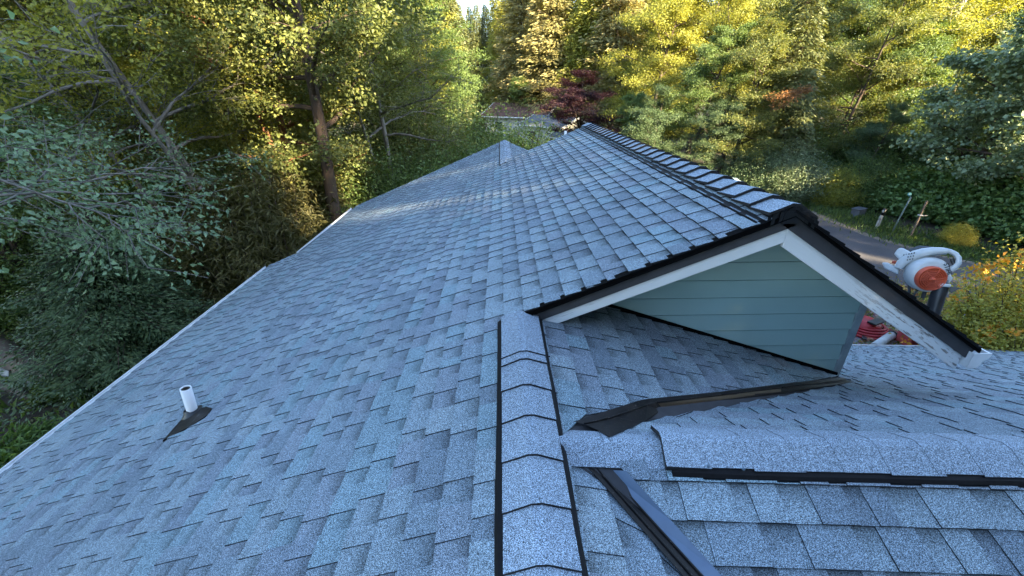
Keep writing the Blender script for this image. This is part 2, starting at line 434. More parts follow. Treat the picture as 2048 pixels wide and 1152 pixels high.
# ------------------------------------------------------------------ ridge vents and caps
def ridge_caps(A, dirv, sL, sR, ys, half, h0, th=0.011, rise=0.012, mat=None, last_long=True, jitter=0.0, wob=0.0):
    """A: point on the ridge line, dirv: unit along the ridge; caps between successive stations ys, near edge exposed"""
    dirv = P(*dirv); side = nrm(np.cross(dirv, (0, 0, 1)))       # to the right of dirv
    for i in range(len(ys)-1):
        a, b = ys[i], ys[i+1]
        j = random.uniform(-jitter, jitter); wd = half*(1+random.uniform(-wob, wob))
        wl_ = wd*(1+random.uniform(-wob, wob))
        def sec(t, up, w1, w2, skew):
            c = P(*A)+dirv*(t)
            out = []
            for k, q in enumerate((-1, -0.55, -0.16, 0.16, 0.55, 1)):
                w = w1 if q < 0 else w2; s_ = sL if q < 0 else sR
                drop = abs(q)*w*s_ - (0.012*s_/0.4 if abs(q) < 0.2 else 0)
                if abs(q) < 0.2: drop = 0.16*w*s_*0.85
                out.append(c + side*q*w + P(0, 0, up-drop) + dirv*skew*q)
            return out
        near = sec(a+j, h0+rise, wl_, wd, random.uniform(-.006, .006)); far = sec(b+0.03, h0+0.002, wd*0.985, wd*0.985, 0)
        nb = [p-P(0, 0, th) for p in near]; fb = [p-P(0, 0, th*0.7) for p in far]
        mb = MB(); n = 6; vs = near+far+nb+fb
        fs = [(k, k+1, n+k+1, n+k) for k in range(n-1)] + [(2*n+k, k, k+1, 2*n+k+1)[::-1] for k in range(n-1)] + \
             [(2*n+k, 3*n+k, 3*n+k+1, 2*n+k+1) for k in range(n-1)] + [(0, n, 3*n, 2*n), (n-1, 3*n-1, 4*n-1, 2*n-1)]
        mb.add(vs, fs)
        o = hpart(mb, 'ridge_cap', mat or M['cap']); o.data.materials.append(M['cut_edge'])
        o.data.polygons.foreach_set('material_index', [0]*(n-1)+[1]*(len(fs)-(n-1)))
def ridge_vent(A, dirv, sL, sR, y0, y1, half, h0, lip=0.0, left=True, right=True, fins=0):
    dirv = P(*dirv); side = nrm(np.cross(dirv, (0, 0, 1)))
    for q, s_, on in ((-1, sL, left), (1, sR, right)):
        if not on: continue
        mb = MB()
        def pt(t, w, up): return P(*A)+dirv*t+side*q*w+P(0, 0, up-w*s_)
        n = max(2, int((y1-y0)/0.25)); 
        for (wa, wb, ua, ub) in ((0.0, half, h0-0.004, h0-0.004), (half-0.004, half, h0-0.004, 0.004)):
            pass
        prof = [(0.02, h0-0.003), (half-0.01, h0-0.005), (half, h0-0.012), (half+0.003, 0.006)]
        if lip: prof = [(0.02, h0-0.003), (half-0.03, h0-0.006), (half-0.028, h0-0.024), (half+lip-0.006, h0-0.028), (half+lip, h0-0.014), (half+lip+0.004, h0-0.014), (half+lip+0.006, 0.006)]
        rows = []
        for i in range(n+1):
            t = y0+(y1-y0)*i/n; wv = random.uniform(-.003, .003)
            rows.append([pt(t, w+wv*(w > 0.05), u) for w, u in prof])
        vs = [p for r_ in rows for p in r_]; m = len(prof)
        mb.add(vs, [(i*m+k, i*m+k+1, (i+1)*m+k+1, (i+1)*m+k) for i in range(n) for k in range(m-1)])
        mb.add(rows[0]+[pt(y0, prof[-1][0], 0.0), pt(y0, 0.02, 0.0)], [tuple(range(m+2))])
        if fins:
            for i in range(int((y1-y0)/fins)):
                c = pt(y0+i*fins, half-0.012, h0-0.016); mb.box(c, (0.006, 0.03, 0.018) if abs(dirv[0]) > .5 else (0.03, 0.006, 0.018))
        hpart(mb, 'ridge_vent', M['vent'])
A0 = (XA, 0, -HR)
ysA = [-2.6+0.214*i for i in range(15)]
ysA = [y for y in ysA if y < 0.45] + [0.575, 0.792, 1.003, 1.222, 1.446, 1.660, 1.876, 1.95, 2.40]
ridge_vent(A0, (0, 1, 0), SL, SR, YN, 2.40, 0.147, 0.034)
ridge_caps((XA, 0, -HR), (0, 1, 0), SL, SR, ysA, 0.124, 0.034, th=0.012, rise=0.014, wob=0.012)
ridge_vent((XA, 0, -HR), (0, 1, 0), SL, SL, YBF-0.3, YF, 0.15, 0.022)
ridge_caps((XA, 0, -HR), (0, 1, 0), SL, SL, [YBF-0.3+0.3*i for i in range(14) if YBF-0.3+0.3*i < YF-.1]+[YF], 0.128, 0.022, rise=0.006)
ysB = [YB-0.01]; 
while ysB[-1] < YBF-0.45: ysB.append(ysB[-1]+0.214)
ysB.append(YBF)
ridge_vent((XB, 0, ZB), (0, 1, 0), SL, SB, YB+0.02, YBF, 0.145, 0.036, lip=0.055)
ridge_caps((XB, 0, ZB), (0, 1, 0), SL, SB, ysB, 0.150, 0.036, th=0.020, rise=0.030, wob=0.03)
# crumpled dark membrane closing the near end of the high vent
mb = MB()
for q, s_ in ((-1, SL), (1, SB)):
    for k in range(7):
        w0, w1 = 0.16*k/7, 0.16*(k+1)/7; y_ = YB-0.012-0.006*(k % 2)
        mb.add([(XB+q*w0, y_, ZB+0.046-w0*s_), (XB+q*w1, y_-0.004*((k+1) % 2), ZB+0.044-w1*s_), (XB+q*w1, y_-.004, ZB-0.03-w1*s_), (XB+q*w0, y_, ZB-0.03-w0*s_)], [(0, 1, 2, 3)])
mb.box((XB, YB-.005, ZB-.028), (.13, .03, .075)); hpart(mb, 'vent_end_plug', M['rubber'])

# ridge D: skewed a little, its caps' sheltered sides face us
fD = -0.38; sF = 0.40; sKs = 0.56
def onD(px): # station along D for a photo column
    d = ray(px, 890); t = None
    # intersection in plan of the ray with the D line
    a = np.array([[dD[0], -d[0]], [dD[1], -d[1]]]); s_ = np.linalg.solve(a, -D1[:2]); return s_[0]
stD = [onD(x) for x in (1322, 1392, 1480, 1565, 1650, 1742, 1832, 1922, 2012)]
dlt = stD[-1]-stD[-2]
while stD[-1] < 5.6: stD.append(stD[-1]+0.19)
side_s = (sKs, sF)   # left of +x direction is the far side
ridge_vent(D1, dD, sKs, sF, stD[0]+0.01, 5.7, 0.146, 0.038)
ridge_caps(D1, dD, sKs, sF, stD, 0.124, 0.038, th=0.005, rise=0.004, wob=0.05)
ridge_caps(D1, dD, sKs, sF, [stD[0]-.012, stD[1]-.01], 0.126, 0.040, th=0.022, rise=0.012)
# low caps without a vent between the two ridges
ridge_caps(D1, dD, sKs, sF, [tt+0.02, (tt+stD[0])/2, stD[0]+0.02], 0.112, 0.010, th=0.004, rise=0.006, wob=0.01)
# nails
mb_n = MB()
def nail(px, py, n, p, up=0.04):
    c = onpl(px, py, n, P(*p)+P(0, 0, up)); nn = Vector(nrm(n)); R_ = nn.to_track_quat('Z', 'Y').to_matrix().to_4x4()
    m = MB(); m.lathe([(0.0065, 0.0), (0.0065, 0.003), (0.0, 0.0035)], Matrix.Translation(Vector(c)) @ R_, 8)
    hpart(m, 'roofing_nail', M['galv'])
M['bore'] = simple('dark_pipe_bore', (0.10, 0.085, 0.07), (0.02, 0.018, 0.016), 40, 0.8)  # inside of the pipe, mottled dark brown
M['galv'] = simple('galvanised_nail', (0.10, 0.15, 0.20), rough=0.5, metal=0.3)
for q in ((1011, 716),): nail(*q, (-SL, 0, 1), (XA, 0, -HR), 0.036)
for q in ((1078, 716), (1012, 680), (1077, 680)): nail(*q, (SR, 0, 1) if q[0] > 1046 else (-SL, 0, 1), (XA, 0, -HR), 0.036)
for q in ((1416, 932), (1487, 938)): nail(*q, nF, D1, 0.052)

# ------------------------------------------------------------------ valleys and flashings
def strip(name, left, right, mat, n1, p1, h=0.004, rib=None):
    mb = MB(); k = len(left)
    vs = [P(*a)+P(0, 0, h) for a in left]+[P(*a)+P(0, 0, h) for a in right]
    vs += [p-P(0, 0, 0.003) for p in vs]
    fs = [(i, i+1, k+i+1, k+i) for i in range(k-1)]+[(2*k+i, i, i+1, 2*k+i+1)[::-1] for i in range(k-1)]+[(k+i, 3*k+i, 3*k+i+1, k+i+1) for i in range(k-1)]
    mb.add(vs, fs); return mb
R_ = lambda x, y: onpl(x, y, nR, pA); K_ = lambda x, y: onpl(x, y, nK, D1); F_ = lambda x, y: onpl(x, y, nF, D1)
up_ = [R_(1146, 851), R_(1200, 833), R_(1276, 808), R_(1296, 804), R_(1440, 789), R_(1560, 773), R_(1684, 759)]
tr_ = [R_(1168, 856), R_(1215, 845), R_(1293, 818), R_(1312, 812), R_(1440, 796), R_(1560, 781), R_(1690, 764)]
lo_ = [K_(1195, 868), K_(1218, 882), K_(1290, 848), K_(1324, 826), K_(1440, 808), K_(1560, 791), K_(1705, 768)]
v = MB()
a = strip('x', up_, tr_, None, 0, 0, 0.024); b = strip('x', tr_, lo_, None, 0, 0, 0.024)
v.v, v.f, v.sm = list(a.v), list(a.f), list(a.sm); v.add(b.v, b.f)
for i in range(len(tr_)-1): v.tube([tr_[i]+P(0, 0, .028), tr_[i+1]+P(0, 0, .028)], 0.004, 5)
val1 = hpart(v, 'valley_flashing', M['flash'])
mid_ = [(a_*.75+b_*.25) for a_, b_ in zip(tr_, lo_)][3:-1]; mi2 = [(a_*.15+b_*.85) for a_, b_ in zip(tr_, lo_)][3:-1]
hpart(strip('x', mid_, mi2, None, 0, 0, 0.0295), 'valley_flashing', M['reflect_tan'])  # extra strip that carries the painted tree reflection
lE = [R_(1177, 944), R_(1268, 1050), R_(1357, 1152), R_(1357, 1152)+(R_(1357, 1152)-R_(1177, 944))*3]
tE = [R_(1212, 950), R_(1303, 1052), R_(1393, 1152), R_(1393, 1152)+(R_(1393, 1152)-R_(1216, 957))*3]
rE = [F_(1250, 952), F_(1341, 1053), F_(1431, 1152), F_(1431, 1152)+(F_(1431, 1152)-F_(1252, 957))*3]
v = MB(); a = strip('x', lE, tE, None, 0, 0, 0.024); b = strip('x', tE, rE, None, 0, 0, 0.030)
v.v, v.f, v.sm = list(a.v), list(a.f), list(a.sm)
hpart(b, 'valley_flashing', M['reflect_blue'])  # right half of the valley with the sky reflection painted in
m1 = [(p*0.55+q*0.45)+P(0, 0, .028) for p, q in zip(lE, tE)]
v.tube(m1, 0.004, 5); v.tube([p+P(0, 0, .028) for p in tE], 0.005, 5)
hpart(v, 'valley_flashing', M['flash'])
# step flashing along the foot of the gable wall
mb = MB(); x0 = 0.62
for i in range(24):
    xa_, xb_ = x0+i*0.098, x0+(i+1)*0.098
    mb.prism([(xa_, YW-.034, Rz(xa_)+0.001), (xb_, YW-.034, Rz(xb_)+0.001), (xb_, YW-.034, Rz(xb_)+0.040), (xa_, YW-.034, Rz(xa_)+0.040)], (0, 0.008, 0))
hpart(mb, 'step_flashing', M['drip'])

# ------------------------------------------------------------------ gable B: wall, siding, trim, rake boards
XWR = 2.975
def gable_top(x): return min(Lz(x), Bz(x)) - 0.10
lap = 0.155; z = -2.62; k = 0
while z < -0.8:
    z1 = z+lap
    # horizontal board clipped between the roof slope below and the rake above
    def bot(x): return max(Rz(x)+0.0, z)
    xs = np.linspace(0.45, XWR, 90); keep = [x for x in xs if gable_top(x) > max(Rz(x), z)+0.004 and Rz(x) < z1-0.003]
    if len(keep) > 2:
        bx = [(x, max(Rz(x)-0.01, z)) for x in keep]; tx = [(x, min(gable_top(x), z1-0.014)) for x in keep]
        def clean(L):
            o_ = [L[0]]
            for i in range(1, len(L)-1):
                s1 = (L[i][1]-o_[-1][1])/(L[i][0]-o_[-1][0]); s2 = (L[i+1][1]-L[i][1])/(L[i+1][0]-L[i][0])
                if abs(s1-s2) > 1e-4: o_.append(L[i])
            o_.append(L[-1]); return o_
        bx, tx = clean(bx), clean(tx)
        yb = lambda zz: YW - 0.020*(1-(zz-z)/lap) - 0.002
        front = [(x, yb(zz), zz) for x, zz in bx] + [(x, yb(zz), zz) for x, zz in reversed(tx)]
        back = [(x, YW+0.02, zz) for x, y_, zz in front]
        n = len(front); mb = MB()
        mb.add(front+back, [tuple(range(n)), tuple(range(n, 2*n))[::-1]]+[(i, n+i, n+(i+1) % n, (i+1) % n) for i in range(n)])
        hpart(mb, 'siding_board', M['teal'])
    z = z1; k += 1
mb = MB()
mb.prism([(0.45, YW+.022, gable_top(.45)), (0.45, YW+.022, -2.2), (XWR, YW+.022, -3.2), (XWR, YW+.022, gable_top(XWR)), (XB, YW+.022, gable_top(XB))], (0, 0.08, 0))
hpart(mb, 'gable_wall', M['teal_back'])
mb = MB(); mb.box((XWR+0.012, YW+0.012, (Bz(XWR)-0.10+Rz(XWR)-0.05)/2), (0.03, 0.075, -(Rz(XWR)-0.05)+(Bz(XWR)-0.10)))
mb.box((XWR-0.018, YW-0.014, (Bz(XWR)-0.10+Rz(XWR))/2), (0.038, 0.026, -Rz(XWR)+Bz(XWR)-0.10-0.01))
hpart(mb, 'corner_trim', M['trim_grey'], 0.003)
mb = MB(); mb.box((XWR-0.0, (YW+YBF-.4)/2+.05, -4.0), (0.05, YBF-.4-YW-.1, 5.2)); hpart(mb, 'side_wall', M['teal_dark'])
# rake boards: object space x runs along the board for the peeling paint
FH = 0.172
def rake(xa_, za_, xb_, zb_, y, th, topgap, hgt, mat, name, cutb=None):
    L = math.hypot(xb_-xa_, zb_-za_); ang = math.atan2(zb_-za_, xb_-xa_)
    mb = MB(); 
    v0 = 0.0 if cutb is None else cutb
    c, s_ = math.cos(ang), math.sin(ang)
    # plumb cut at the peak: both boards stop on the vertical through the ridge
    poly = [(xa_, za_-topgap), (xb_, zb_-topgap), (xb_+v0*abs(hgt), zb_-topgap-hgt), (xa_, za_-topgap-hgt)]
    mb.prism([(p[0], y, p[1]) for p in poly], (0, th, 0)); return hpart(mb, name, mat, 0.002)
rb1 = rake(XB-0.001, ZB, 0.225, Lz(0.225), YB+0.012, 0.03, 0.018, FH+.006, M['white_l'], 'rake_board', -0.25)
rb2 = rake(XB+0.001, ZB, XR-0.06, Bz(XR-0.06), YB+0.012, 0.03, 0.018, FH+0.036, M['white'], 'rake_board', 0.0)
# soffit behind the boards
mb = MB(); mb.prism([(XB, YB+.045, ZB-.11), (0.25, YB+.045, Lz(.25)-.11), (0.25, YB+.045, Lz(.25)-.122), (XB, YB+.045, ZB-.122)], (0, YW-YB-.05, 0))
mb.prism([(XB, YB+.045, ZB-.11), (XR-.06, YB+.045, Bz(XR-.06)-.11), (XR-.06, YB+.045, Bz(XR-.06)-.122), (XB, YB+.045, ZB-.122)], (0, YW-YB-.05, 0))
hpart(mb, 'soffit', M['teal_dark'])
# black drip edge along the rakes: a top flange and a hanging leg
def drip(xa_, fz, xb_, nm='drip_edge'):
    mb = MB(); 
    za_, zb_ = fz(xa_), fz(xb_)
    mb.prism([(xa_, YB-.016, za_+.010), (xb_, YB-.016, zb_+.010), (xb_, YB-.016, zb_-.024), (xa_, YB-.016, za_-.024)], (0, 0.012, 0))
    mb.prism([(xa_, YB-.004, za_+.010), (xb_, YB-.004, zb_+.010), (xb_, YB-.004, zb_-.006), (xa_, YB-.004, za_-.006)], (0, 0.045, 0))
    mb.prism([(xa_, YB-.022, za_-.019), (xb_, YB-.022, zb_-.019), (xb_, YB-.022, zb_-.025), (xa_, YB-.022, za_-.025)], (0, 0.02, 0))
    return hpart(mb, nm, M['drip'])
drip(XB, Lz, 0.075)
def Bz2(x): return Bz(x)+0.004
drip(XB+.001, Bz2, XR+.02)
# overlapping course edges standing up along the right rake
mb = MB(); nB = int(vB/EXPO)
for i in range(nB+1):
    xa_, xb_ = XB+i*EXPO/math.hypot(1, SB), XB+(i+1)*EXPO/math.hypot(1, SB)
    xb_ = min(xb_, XR)
    if xb_ <= xa_: continue
    mb.prism([(xa_, YB-.024, Bz(xa_)+.004), (xb_, YB-.024, Bz(xb_)+.004), (xb_, YB-.024, Bz(xb_)+.030), (xa_, YB-.024, Bz(xa_)+.018)], (0, 0.06, 0))
hpart(mb, 'starter_strip', M['vent'])
# dark return at the foot of the left rake
mb = MB(); mb.prism([(0.075, YB-.02, Lz(.075)-.006), (0.30, YB-.02, Lz(.30)-.20), (0.20, YB+.03, Lz(.20)-.17), (0.09, YB+.10, Lz(.09)-.04)], (0.01, 0.03, -0.01))
hpart(mb, 'rake_return_flashing', M['drip'])

# gutters: K profile swept along +y or along D
def gutter(p0, p1, out, w=0.11, h=0.09, name='gutter', endcap=True, mat=None):
    p0, p1 = P(*p0), P(*p1); out = nrm(out); up = P(0, 0, 1)
    prof = [(0, 0), (0, -h), (w*0.6, -h), (w*0.72, -h*0.55), (w*0.98, -h*0.30), (w, 0), (w*0.90, 0.0), (w*0.90, -0.01), (w*0.95, -h*.3), (w*0.68, -h*0.52), (w*0.56, -h+.006), (0.004, -h+.006), (0.004, 0)]
    mb = MB(); m = len(prof)
    for t in (p0, p1): mb.v += [tuple(t+out*a+up*b) for a, b in prof]
    fs = [(k, (k+1) % m, m+(k+1) % m, m+k) for k in range(m)]; mb.f += fs; mb.sm += [False]*m
    g = hpart(mb, name, mat or M['white_clean'])
    if endcap:
        d = nrm(p1-p0)*0.006; mc = MB(); cap_ = [(0, 0.003), (0, -h-.003), (w*0.6, -h-.003), (w*0.72, -h*0.55), (w*1.0, -h*0.30), (w*1.02, 0.003)]
        mc.prism([p0+out*a+up*b-d*0.5 for a, b in cap_], -d)
        c = mc.build('end_cap', mat or M['white_clean'], g)
    return g
gutter((XE1-0.012, YN, Lz(XE1)-0.018), (XE1-0.012, YJ-.02, Lz(XE1)-0.018), (-1, 0, 0))
gutter((XE2-0.012, YJ+.03, Lz(XE2)-0.018), (XE2-0.012, YF-.02, Lz(XE2)-0.018), (-1, 0, 0))
gutter((XR-0.045, YB-.03, Bz(XR)-0.02), (XR-0.045, YBF, Bz(XR)-0.02), (1, 0, 0), 0.125, 0.12)
ek0 = plK.at(uw+0.3, 0); ek1 = plK.at(ue, 0)
gutter(ek1+nrm(P(-dD[1], dD[0], 0))*0.02-P(0, 0, .03), ek0+nrm(P(-dD[1], dD[0], 0))*0.02-P(0, 0, .03), (-dD[1], dD[0], 0), 0.11, 0.09, endcap=False, mat=M['rust'] if False else M['white_clean'])
# drip edges on the left eaves and the far rakes
mb = MB(); mb.box((XE1-0.004, (YN+YJ)/2, Lz(XE1)-0.004), (0.02, YJ-YN, 0.012)); mb.box((XE2-0.004, (YF+YJ)/2+.02, Lz(XE2)-0.004), (0.02, YF-YJ-.04, 0.012)); hpart(mb, 'eave_drip_edge', M['drip'])
mb = MB(); mb.prism([(XE1, YJ+.002, Lz(XE1)), (XE2-.02, YJ+.002, Lz(XE2-.02)), (XE2-.02, YJ+.002, Lz(XE2)-.16), (XE1, YJ+.002, Lz(XE1)-.16)], (0, .02, 0)); hpart(mb, 'rake_board', M['white_clean'])
mb = MB(); pe = plK.at(uw, 0.0); pe2 = plK.at(ue, 0.0); mb.prism([pe+P(0, 0.012, 0.012), pe2+P(0, .012, .012), pe2+P(0, .012, -.02), pe+P(0, .012, -.02)], (0, .012, 0)); hpart(mb, 'eave_drip_edge', M['rust'])
mb = MB()
mb.prism([(XE2, YF+.003, Lz(XE2)+.005), (XA, YF+.003, -HR+.005), (XA, YF+.003, -HR-.17), (XE2, YF+.003, Lz(XE2)-.17)], (0, .03, 0))
mb.prism([(XA+.001, YF+.003, -HR+.005), (XA+2.4, YF+.003, -HR-SL*2.4+.005), (XA+2.4, YF+.003, -HR-SL*2.4-.17), (XA+.001, YF+.003, -HR-.17)], (0, .03, 0)); hpart(mb, 'rake_board', M['white_clean'])
# lower walls of the house
mb = MB()
G = -6.6
mb.prism([(XE1+.55, YN+.4, G-.3), (XE1+.55, YJ-.4, G-.3), (XE1+.55, YJ-.4, Lz(XE1+.55)-.12), (XE1+.55, YN+.4, Lz(XE1+.55)-.12)], (.12, 0, 0))
mb.prism([(XE2+.55, YJ-.39, G-.3), (XE2+.55, YF-.4, G-.3), (XE2+.55, YF-.4, Lz(XE2+.55)-.12), (XE2+.55, YJ-.39, Lz(XE2+.55)-.12)], (.12, 0, 0))
mb.prism([(XE2+.68, YF-.52, G-.3), (XA+2.0, YF-.52, G-.3), (XA+2.0, YF-.52, -HR-SL*2.0-.12), (XA, YF-.52, -HR-.12), (XE2+.68, YF-.52, Lz(XE2+.68)-.12)], (0, .12, 0))
mb.prism([(XE1+.68, YN+.4, G-.3), (1.2, YN+.4, G-.3), (1.2, YN+.4, Rz(1.2)-.12), (XA, YN+.4, -HR-.12), (XE1+.68, YN+.4, Lz(XE1+.68)-.12)], (0, .12, 0))
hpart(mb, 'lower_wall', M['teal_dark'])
mb = MB(); a0 = plK.at(uw+.1, .55); a1 = plK.at(ue-.4, .55)
mb.prism([a0+P(0, 0, -.1), a1+P(0, 0, -.1), (a1[0], a1[1], G-.3), (a0[0], a0[1], G-.3)], (0, -.12, 0)); hpart(mb, 'lower_wall', M['teal_dark'])

# ------------------------------------------------------------------ plumbing vent
pb = onpl(387, 828, (-SL, 0, 1), pA)
r_top = ray(372, 780); tz = pb[2]+0.27
lam = (r_top@pb)/(r_top@r_top)
top = None; best = 1e9
for t in np.linspace(0.8, 1.2, 800):
    q = r_top*lam*t
    e = abs(np.linalg.norm(q-pb)-0.275)
    if q[2] > pb[2] and e + 2*abs(q[1]-pb[1]) < best: best = e + 2*abs(q[1]-pb[1]); top = q
axis = Vector(nrm(top-pb)); Lp = 0.275
Mt = Matrix.Translation(Vector(pb)) @ axis.to_track_quat('Z', 'Y').to_matrix().to_4x4()
mb = MB(); mb.lathe([(0.040, -0.05), (0.040, Lp), (0.034, Lp), (0.034, Lp-0.012)], Mt, 24)
pipe = hpart(mb, 'vent_pipe', M['pvc'])
mb = MB(); poly = [P(x, y, Lz(x)+0.021) for x, y in hole]
mb.prism(poly, (0, 0, -0.014)); nn = Vector(nrm((-SL, 0, 1)))
mi_ = MB(); mi_.lathe([(0.034, Lp-0.011), (0.033, Lp-0.14), (0.0, Lp-0.14)], Mt, 20); mi_.build('pipe_bore', M['bore'], pipe)
boot = mb.build('flashing_plate', M['flash'], pipe)
mb = MB(); Mb = Matrix.Translation(Vector(pb)) @ nn.to_track_quat('Z', 'Y').to_matrix().to_4x4()
mb.lathe([(0.085, 0.020), (0.070, 0.026), (0.050, 0.045), (0.044, 0.062), (0.04, 0.062)], Mb, 20); mb.build('rubber_boot', M['rubber'], pipe)
# small white pipe on the far slope
p1 = ony(1131, 262, 10.2); mb = MB(); mb.tube([(p1[0], p1[1], -HR-SL*(p1[0]-XA)-.1), (p1[0], p1[1], p1[2])], 0.03, 10); hpart(mb, 'vent_pipe', M['pvc'])

# ================================================================== land
G = -6.6
def gnoise(x, y): return 0.12*math.sin(x*0.31+1.3)*math.cos(y*0.27)+0.06*math.sin(x*0.9+y*0.7)
def gz(x, y):
    b = G + gnoise(x, y)*min(1, max(0, (math.hypot(x, y-4)-9)/8))
    if y > 60 : b += (y-60)*0.05
    if x < -28: b += (-28-x)*0.10
    if x > 34: b += (x-34)*0.18
    return b
xs = [-400, -200, -120]+list(range(-80, 90, 2))+[120, 200, 400]; ys = [-300, -120, -60]+list(range(-30, 120, 2))+[160, 240, 500, 900]
mb = MB(); mb.add([(x, y, gz(max(-80, min(90, x)), max(-60, min(120, y)))) for y in ys for x in xs],
                  [(j*len(xs)+i, j*len(xs)+i+1, (j+1)*len(xs)+i+1, (j+1)*len(xs)+i) for j in range(len(ys)-1) for i in range(len(xs)-1)], True)
def ground_mat():
    m, n, l, b = newmat('forest_floor')
    f = noise(n, l, 0.35, 4); f2 = noise(n, l, 7, 5, 0.7); f3 = noise(n, l, 40, 3, 0.7)
    c = mixc(n, l, ramp(n, l, f, [(0.42, 0.0), (0.58, 1.0)]), (0.050, 0.038, 0.026), (0.030, 0.045, 0.016))
    c = mixc(n, l, 1.0, c, ramp(n, l, f2, [(0.3, 0.5), (0.7, 1.5)]), 'MULTIPLY')
    c = mixc(n, l, ramp(n, l, f3, [(0.62, 0.0), (0.70, 0.7)]), c, (0.15, 0.11, 0.07))
    l.new(c, b.inputs['Base Color']); b.inputs['Roughness'].default_value = 0.95; bump(n, l, b, f2, 0.6, 0.05); return m
o = mb.build('ground', ground_mat()); o['kind'] = 'structure'
def sheet(name, pts, mat, h, step=None):
    mb = MB(); n = len(pts)//2
    L, Rr = pts[:n], pts[n:]
    vs = []; cols = 5
    for a, b in zip(L, Rr):
        for k in range(cols):
            t = k/(cols-1); x, y = a[0]+(b[0]-a[0])*t, a[1]+(b[1]-a[1])*t; vs.append((x, y, gz(x, y)+h))
    mb.add(vs, [(i*cols+k, i*cols+k+1, (i+1)*cols+k+1, (i+1)*cols+k) for i in range(n-1) for k in range(cols-1)], True)
    o = mb.build(name, mat); o['kind'] = 'structure'; return o
def dense(path, step=1.0):
    out = []
    for a, b in zip(path[:-1], path[1:]):
        k = max(1, int(math.hypot(b[0]-a[0], b[1]-a[1])/step)); out += [(a[0]+(b[0]-a[0])*i/k, a[1]+(b[1]-a[1])*i/k) for i in range(k)]
    return out+[path[-1]]
g2 = lambda x, y, z=G: tuple(onz(x, y, z)[:2])
# road: far edge read along the photo, near edge a road width towards the house
fe_ = [g2(1560, 408), g2(1639, 437), g2(1743, 476), g2(1830, 500), g2(1899, 517), g2(1990, 536), g2(2200, 575), g2(2600, 640)]
fe_ = [(fe_[0][0]-6, fe_[0][1]+22)] + fe_
def offset(path, w):
    out = []
    for i, p in enumerate(path):
        a = path[max(0, i-1)]; b = path[min(len(path)-1, i+1)]; dx, dy = b[0]-a[0], b[1]-a[1]; L = math.hypot(dx, dy)
        out.append((p[0]+dy/L*w, p[1]-dx/L*w))
    return out
near = offset(fe_, 5.2)
def resamp(path, n):
    d = [0]
    for a, b in zip(path[:-1], path[1:]): d.append(d[-1]+math.hypot(b[0]-a[0], b[1]-a[1]))
    q = np.linspace(0, d[-1], n); return list(zip(np.interp(q, d, [p[0] for p in path]), np.interp(q, d, [p[1] for p in path])))
def asphalt():
    m, n, l, b = newmat('road_asphalt')
    f = noise(n, l, 0.8, 4); f2 = noise(n, l, 60, 3, 0.7)
    c = ramp(n, l, f, [(0.3, (0.046, 0.044, 0.048)), (0.7, (0.066, 0.062, 0.068))])
    c = mixc(n, l, 1.0, c, ramp(n, l, f2, [(0.3, 0.7), (0.7, 1.35)]), 'MULTIPLY')
    l.new(c, b.inputs['Base Color']); b.inputs['Roughness'].default_value = 0.85; bump(n, l, b, f2, 0.4, 0.01); return m
N_ = 40
farl, nearl = resamp(fe_, N_), resamp(near, N_)
sheet('road', farl+nearl, asphalt(), 0.05)
M['grass'] = simple('roadside_grass', (0.045, 0.065, 0.018), (0.030, 0.034, 0.014), 3.5, 0.9, bmp=0.6)
M['gravel'] = simple('verge_gravel', (0.22, 0.18, 0.14), (0.09, 0.075, 0.055), 9, 0.95, bmp=0.6)
sheet('grass_verge', resamp(offset(fe_, -2.6), N_)+resamp(offset(fe_, -0.25), N_), M['grass'], 0.03)
sheet('gravel_shoulder', resamp(offset(fe_, -0.3), N_)+resamp(offset(fe_, 0.12), N_), M['gravel'], 0.055)
yd = [(3.2, 7.6), (16, 7.4), (16, 11.0), (13, 13.5), (3.2, 14.5)]
def yard():
    m, n, l, b = newmat('yard_bark_gravel')
    v = n.new('ShaderNodeTexVoronoi'); v.inputs['Scale'].default_value = 16; l.new(n.new('ShaderNodeNewGeometry').outputs['Position'], v.inputs['Vector'])
    f = noise(n, l, 1.1, 3)
    c = mixc(n, l, 0.55, v.outputs['Color'], (0.5, 0.5, 0.5)); c = mixc(n, l, 1.0, c, (0.33, 0.26, 0.23), 'MULTIPLY')
    c = mixc(n, l, ramp(n, l, f, [(0.45, 0.0), (0.7, 0.6)]), c, (0.07, 0.085, 0.03))
    l.new(c, b.inputs['Base Color']); b.inputs['Roughness'].default_value = 0.9; bump(n, l, b, v.outputs['Distance'], 0.8, 0.03); return m
sheet('yard', [(2.6, 5.5), (2.6, 9), (2.6, 12), (2.6, 16)]+[(22, 5.5), (17, 9), (14, 12), (12.5, 16)], yard(), 0.02)
M['grey_path'] = simple('grey_gravel_path', (0.16, 0.15, 0.16), (0.09, 0.085, 0.09), 6, 0.95, bmp=0.5)
pa = [(-60, 40), (-34, 24), (-26, 19), (-19.5, 17.5)]
sheet('gravel_path', resamp(pa, 16)+resamp(offset(pa, 3.4), 16), M['grey_path'], 0.03)

